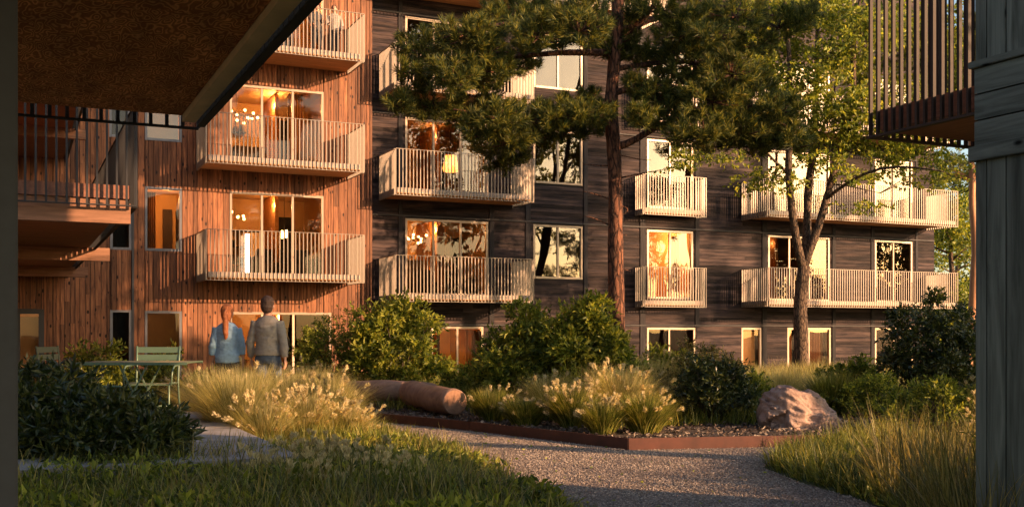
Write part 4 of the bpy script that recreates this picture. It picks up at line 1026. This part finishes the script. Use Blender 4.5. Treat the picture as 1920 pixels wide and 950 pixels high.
def lp(px, py_c, D): return at(px, D, py_c)
logseg([lp(590,733,18.2), lp(660,732,17.6), lp(725,731,17.2), lp(775,733,17.2), lp(815,737,17.3)], .165, 'trunk_section')
logseg([lp(768,735,16.75), lp(798,743,16.2), lp(828,750,15.6), lp(853,753,15.1)], .195, 'trunk_section')

bd = bmesh.new(); bmesh.ops.create_icosphere(bd, subdivisions=6, radius=1)
from mathutils import noise as mn
bc = gp(1500, 803, .05); r_ = at(1501, (bc-Vector((0,0,0))).length)  # place
Dk = 13.6; bc = at(1500, Dk); bc.z = .02
xr = Vector((CA, -SA, 0)); yr = Vector((SA, CA, 0))
prof = [(-1.0,.34),(-.93,.64),(-.78,.80),(-.6,.93),(-.45,1.0),(-.3,.98),(-.1,.88),(.08,.80),(.22,.78),(.36,.76),(.5,.66),(.7,.48),(.86,.30),(1.0,.12)]
def pr(x):
    for (a, b), (c, d) in zip(prof, prof[1:]):
        if x <= c: return b+(d-b)*(x-a)/(c-a)
    return prof[-1][1]
for v in bd.verts:
    p = v.co.copy(); x = p.x
    hh = pr(max(-1, min(1, x)))*.62; ring = math.sqrt(max(0, 1-x*x)); zz = p.z/(ring+1e-4) if ring > 1e-3 else 0; yy = p.y/(ring+1e-4) if ring > 1e-3 else 0
    q = Vector((x*.54, yy*(.36*ring**.45), (max(zz, -.25)*.9 if zz < 0 else abs(zz)**.8)*hh))
    f = Vector((x*1.6+3, p.y*1.6, p.z*1.6)); dsp = (mn.noise(f)*.10+mn.noise(f*2.4)*.05+mn.noise(f*6)*.018)
    ridge = abs(mn.noise(Vector((x*2.2+p.z*2.5, p.y*1.3, p.z*5))))*.10
    q += p.normalized()*(dsp-ridge+.03)*.75
    if x < -.45 and zz < .35 and p.y < .2: q += Vector((.12*(-.45-x), .10, 0))
    v.co = bc+xr*q.x+yr*q.y+Vector((0,0,q.z))
me = bpy.data.meshes.new('boulder'); bd.to_mesh(me); bd.free(); me.polygons.foreach_set('use_smooth', [True]*len(me.polygons))
tag(link('boulder', me, M['rock']), 'large pinkish grey boulder with furrowed surface beside the path edging', 'boulder')

# ------------------------------------------------------------------ garden furniture
def chair(loc, rz, label, mat, group='metal garden chairs around the table'):
    o = thing('garden_chair', loc, label, 'chair', group, rz); m = M[mat]
    t = MB()
    for k in range(6): t.box(-.215, .215, -.20+k*.068, -.20+k*.068+.056, .44+.004*math.sin(k), .452+.004*math.sin(k))
    t.build('seat', m, o, True)
    t = MB(); t.box(-.235,.235,.235,.247,.70,.765); t.box(-.235,.235,.243,.255,.785,.85); t.build('backrest', m, o, True)
    for s in (-1, 1):
        t = MB(); t.tube([(s*.235,-.235,0),(s*.23,-.215,.43),(s*.225,-.16,.46),(s*.225,.18,.45)], .0115, 8); t.build('leg', m, o, True)
        t = MB(); t.tube([(s*.235,.30,0),(s*.232,.22,.30),(s*.228,.20,.45),(s*.23,.225,.66),(s*.235,.25,.86)], .0115, 8); t.build('leg', m, o, True)
        t = MB(); t.tube([(s*.25,-.2,.44),(s*.26,-.19,.60),(s*.26,-.1,.645),(s*.26,.1,.65),(s*.24,.23,.66)], .010, 8); t.build('armrest', m, o, True)
    MB().tube([(-.235,-.222,.22),(.235,-.222,.22)], .008, 6).build('stretcher', m, o, True)
    return o
p = at(286, 11.75); chair((p.x, p.y, SLAB), R(-25+4), 'sage green metal chair with two back slats facing the table', 'green')
p = at(207, 9.9); st_ = thing('garden_stool', (p.x, p.y, SLAB), 'low stool with rounded tube frame half hidden by the dark bush', 'stool', None, R(-25))
t = MB(); t.tube([(-.2,-.12,0),(-.2,-.12,.44),(-.17,-.12,.50),(-.13,-.12,.52),(.13,-.12,.52),(.17,-.12,.50),(.2,-.12,.44),(.2,-.12,0)], .011, 8); t.tube([(-.2,.2,0),(-.2,.2,.40),(.2,.2,.40),(.2,.2,0)], .011, 8); t.build('frame', M['green'], st_, True)
MB().box(-.185,.185,-.125,-.115,.2,.42).build('backrest', M['greendark'], st_, True); MB().box(-.19,.19,-.11,.2,.40,.412).build('seat', M['green'], st_, True)
p = at(128, 12.1); chair((p.x, p.y, SLAB), R(60), 'dark green metal chair at the left end of the table', 'greendark')
p = at(264, 11.1); tb = thing('garden_table', (p.x, p.y, SLAB), 'sage green rectangular metal table with crossed legs', 'table', None, R(-25+3))
t = MB(); t.box(-.56,.56,-.34,.34,.70,.712); t.box(-.56,.56,-.34,-.325,.685,.70); t.box(-.56,.56,.325,.34,.685,.70); t.build('tabletop', M['green'], tb, True, .003)
for y in (-.26, .26):
    for s in (-1, 1):
        t = MB(); t.bar((-.02*s+.0, y+.012*s, 0), (.0+s*.145, y+.012*s, .70), .03, .012); t = MB(); t.bar((s*.19, y+.012*s, 0), (-s*.15, y+.012*s, .70), .028, .014); t.build('leg', M['green'], tb, True)
MB().box(-.01,.01,-.26,.26,.34,.355).build('stretcher', M['green'], tb, True)

# ------------------------------------------------------------------ people
def remeshed(mb, name, mat, parent, vox, smooth=3, fold=0):
    me = mb.mesh(name); ob = bpy.data.objects.new(name, me); COL.objects.link(ob)
    m = ob.modifiers.new('r', 'REMESH'); m.mode = 'VOXEL'; m.voxel_size = vox; m.use_smooth_shade = True
    s = ob.modifiers.new('s', 'SMOOTH'); s.iterations = smooth; s.factor = .5
    dg = bpy.context.evaluated_depsgraph_get(); me2 = bpy.data.meshes.new_from_object(ob.evaluated_get(dg)); bpy.data.objects.remove(ob)
    if fold:
        nrm = [v.normal.copy() for v in me2.vertices]
        for v, vn in zip(me2.vertices, nrm):
            c = v.co; q = mn.noise(Vector((c.x*9+c.z*4, c.y*7, c.z*15)))+.6*mn.noise(Vector((c.x*20, c.y*16-c.z*8, c.z*30)))
            v.co = c+vn*fold*q
    me2.name = name; me2.materials.clear(); me2.polygons.foreach_set('use_smooth', [True]*len(me2.polygons))
    return link(name, me2, mat, parent, True)
def person(loc, rz, H, label, top, legs, hair, female=False, sleeve=1.0, arms=None, stride=.12, pony=False):
    o = thing('person', loc, label, 'person', None, rz); k = H/1.8; o.scale = (k, k, k)
    sw = .93 if female else 1.0; sx = .90 if female else 1.0
    arms = arms or [((.235,-.045,1.15),(.25,.02,.92)), ((.235,.02,1.15),(.245,.06,.92))]
    T = [(.88,.155,.11),(.98,.165 if female else .158,.115),(1.10,.135*sw,.10),(1.24,.155*sw,.112),(1.36,.182*sx,.115),(1.44,.165*sx,.10),(1.485,.10,.075),(1.52,.058,.058),(1.60,.054,.056)]
    b = MB(); b.tube([(0,0,z) for z,_,_ in T], [(a,c) for _,a,c in T], 20, side=(1,0,0))
    b.ell((0,.008,1.655), (.082,.100,.120)); b.ell((0,.035,1.59), (.056,.070,.058)); b.ell((0,.110,1.635), (.012,.018,.022), 8, 6)
    for s in (-1, 1): b.ell((s*.085,0,1.64), (.013,.02,.033), 8, 6)
    LG = []
    for s, st in ((-1, stride), (1, -stride)):
        hp = (s*.085,0,.92); kn = (s*.095, st*.55+.03, .50); an = (s*.10, st-.02, .10+max(0,-st)*.25)
        LG.append((hp, kn, an)); b.tube([hp, ((hp[0]+kn[0])/2, kn[1]*.5+.01, .72), kn, ((kn[0]+an[0])/2, (kn[1]+an[1])/2-.015, .32), an, (an[0], an[1], an[2]-.05)], [.092,.078,.056,.054,.038,.036], 14)
        b.tube([(an[0], an[1]-.05, an[2]-.055), (an[0], an[1]+.06, an[2]-.06), (an[0], an[1]+.17, an[2]-.075)], [.035,.042,.028], 10)
    AR = []
    for s, (el, wr) in zip((-1, 1), arms):
        sh = Vector((s*.165*sx,0,1.425)); el = Vector((s*el[0]*sx, el[1], el[2])); wr = Vector((s*wr[0]*sx, wr[1], wr[2])); AR.append((sh, el, wr))
        b.tube([sh, sh.lerp(el,.5)+Vector((s*.01,0,0)), el, el.lerp(wr,.4), wr], [.054,.045,.038,.035,.026], 12)
        d = (wr-el).normalized(); hc = wr+d*.05; side = Vector((0,1,0))
        b.tube([wr, hc, wr+d*.095], [(.026,.018),(.040,.016),(.040,.013)], 12, side=(0,1,0))
        for fi, (off, ln) in enumerate(((-.030,.058),(-.010,.074),(.011,.078),(.031,.068))):
            f0 = wr+d*.085+side*off; inn = Vector((-s,0,0))
            b.tube([f0, f0+d*ln*.5+inn*.006, f0+d*ln*.85+inn*.026, f0+d*ln+inn*.036], [.0095,.009,.008,.0065], 8)
        f0 = wr+d*.03+side*.025; b.tube([f0, f0+side*.028+d*.03, f0+side*.034+d*.062], [.012,.010,.008], 8)
    remeshed(b, 'body', M['skin'], o, .0075, 2)
    c = MB(); e = .028
    TT = [(.955,.185,.142),(1.0,.186,.142),(1.10,.168*sw,.132),(1.24,.178*sw,.138),(1.36,.198*sx,.136),(1.435,.182*sx,.118),(1.48,.13,.095),(1.515,.078,.076)]
    if female: TT[0] = (.90,.182,.14)
    c.tube([(0,0,z) for z,_,_ in TT], [(a,cc) for _,a,cc in TT], 24, side=(1,0,0))
    for sh, el, wr in AR:
        end = el.lerp(wr, sleeve*.96); c.tube([sh-Vector((0,0,.0)), sh.lerp(el,.5), el, el.lerp(end,.5), end], [.074,.066,.060,.057,.044 if sleeve > .9 else .056], 14)
    remeshed(c, 'sweater', M[top], o, .010, 3, .009)
    c = MB(); c.tube([(0,0,z) for z in (.84,.90,1.0)], [(.16,.118),(.172,.128),(.165,.122)], 20, side=(1,0,0))
    for hp, kn, an in LG: c.tube([hp, ((hp[0]+kn[0])/2, kn[1]*.5+.01, .72), kn, ((kn[0]+an[0])/2, (kn[1]+an[1])/2, .32), (an[0], an[1], an[2]+.01)], [.102,.092,.072,.064,.056], 14)
    remeshed(c, 'trousers', M[legs], o, .010, 2, .009)
    for hp, kn, an in LG:
        MB().tube([(an[0], an[1]-.07, an[2]-.05), (an[0], an[1]-.03, an[2]-.045), (an[0], an[1]+.08, an[2]-.055), (an[0], an[1]+.19, an[2]-.075)], [(.03,.04),(.045,.055),(.05,.045),(.03,.025)], 12, side=(1,0,0)).build('shoe', M['shoe'], o, True)
    h = MB(); h.ell((0,-.016,1.692), (.095,.104,.108)); h.ell((0,-.036,1.635), (.089,.078,.095))
    if female: h.ell((0,-.045,1.61), (.084,.066,.085))
    if pony: h.tube([(0,-.10,1.70),(0,-.145,1.66),(.004,-.15,1.58),(.008,-.155,1.46),(.012,-.16,1.34),(.012,-.16,1.25)], [.028,.036,.042,.045,.036,.012], 12)
    remeshed(h, 'hair', M[hair], o, .008, 2, .010)
    for s in (-1, 1): MB().ell((s*.03,.098,1.672), (.010,.008,.007), 8, 6).build('eye', M['cloth_dark'], o, True)
    return o
p = at(426, 15.2); person((p.x, p.y, 0), R(-25+3), 1.69, 'woman in light blue sweater with long ginger ponytail walking away', 'bluesweater', 'trousers', 'ginger', True, .55, None, .10, True)
p = at(502, 15.0); person((p.x, p.y, 0), R(-25-6), 1.80, 'man in grey brown sweater and jeans walking away beside the woman', 'greysweater', 'jeans', 'brownhair', False, 1.0, [((.245,-.02,1.15),(.255,.05,.92)), ((.245,-.05,1.15),(.27,-.06,.92))], -.14)
fz = 2.61+6+.21
p = at(592, dn(592, 29.1)); person((p.x, 29.05, fz), R(200), 1.55, 'woman in dark top standing at the left on the top larch balcony', 'trousers', 'trousers', 'brownhair', True, .9, [((.22,.03,1.2),(.12,.18,1.22)), ((.22,0,1.2),(.2,.12,1.05))], .03)
p = at(627, dn(627, 29.1)); person((p.x, 29.1, fz), R(160), 1.58, 'man in white shirt and dark trousers on the right of the top balcony pair', 'whitetop', 'trousers', 'brownhair', False, .9, [((.24,0,1.17),(.22,.08,.95)), ((.24,.03,1.17),(.15,.2,1.15))], -.03)
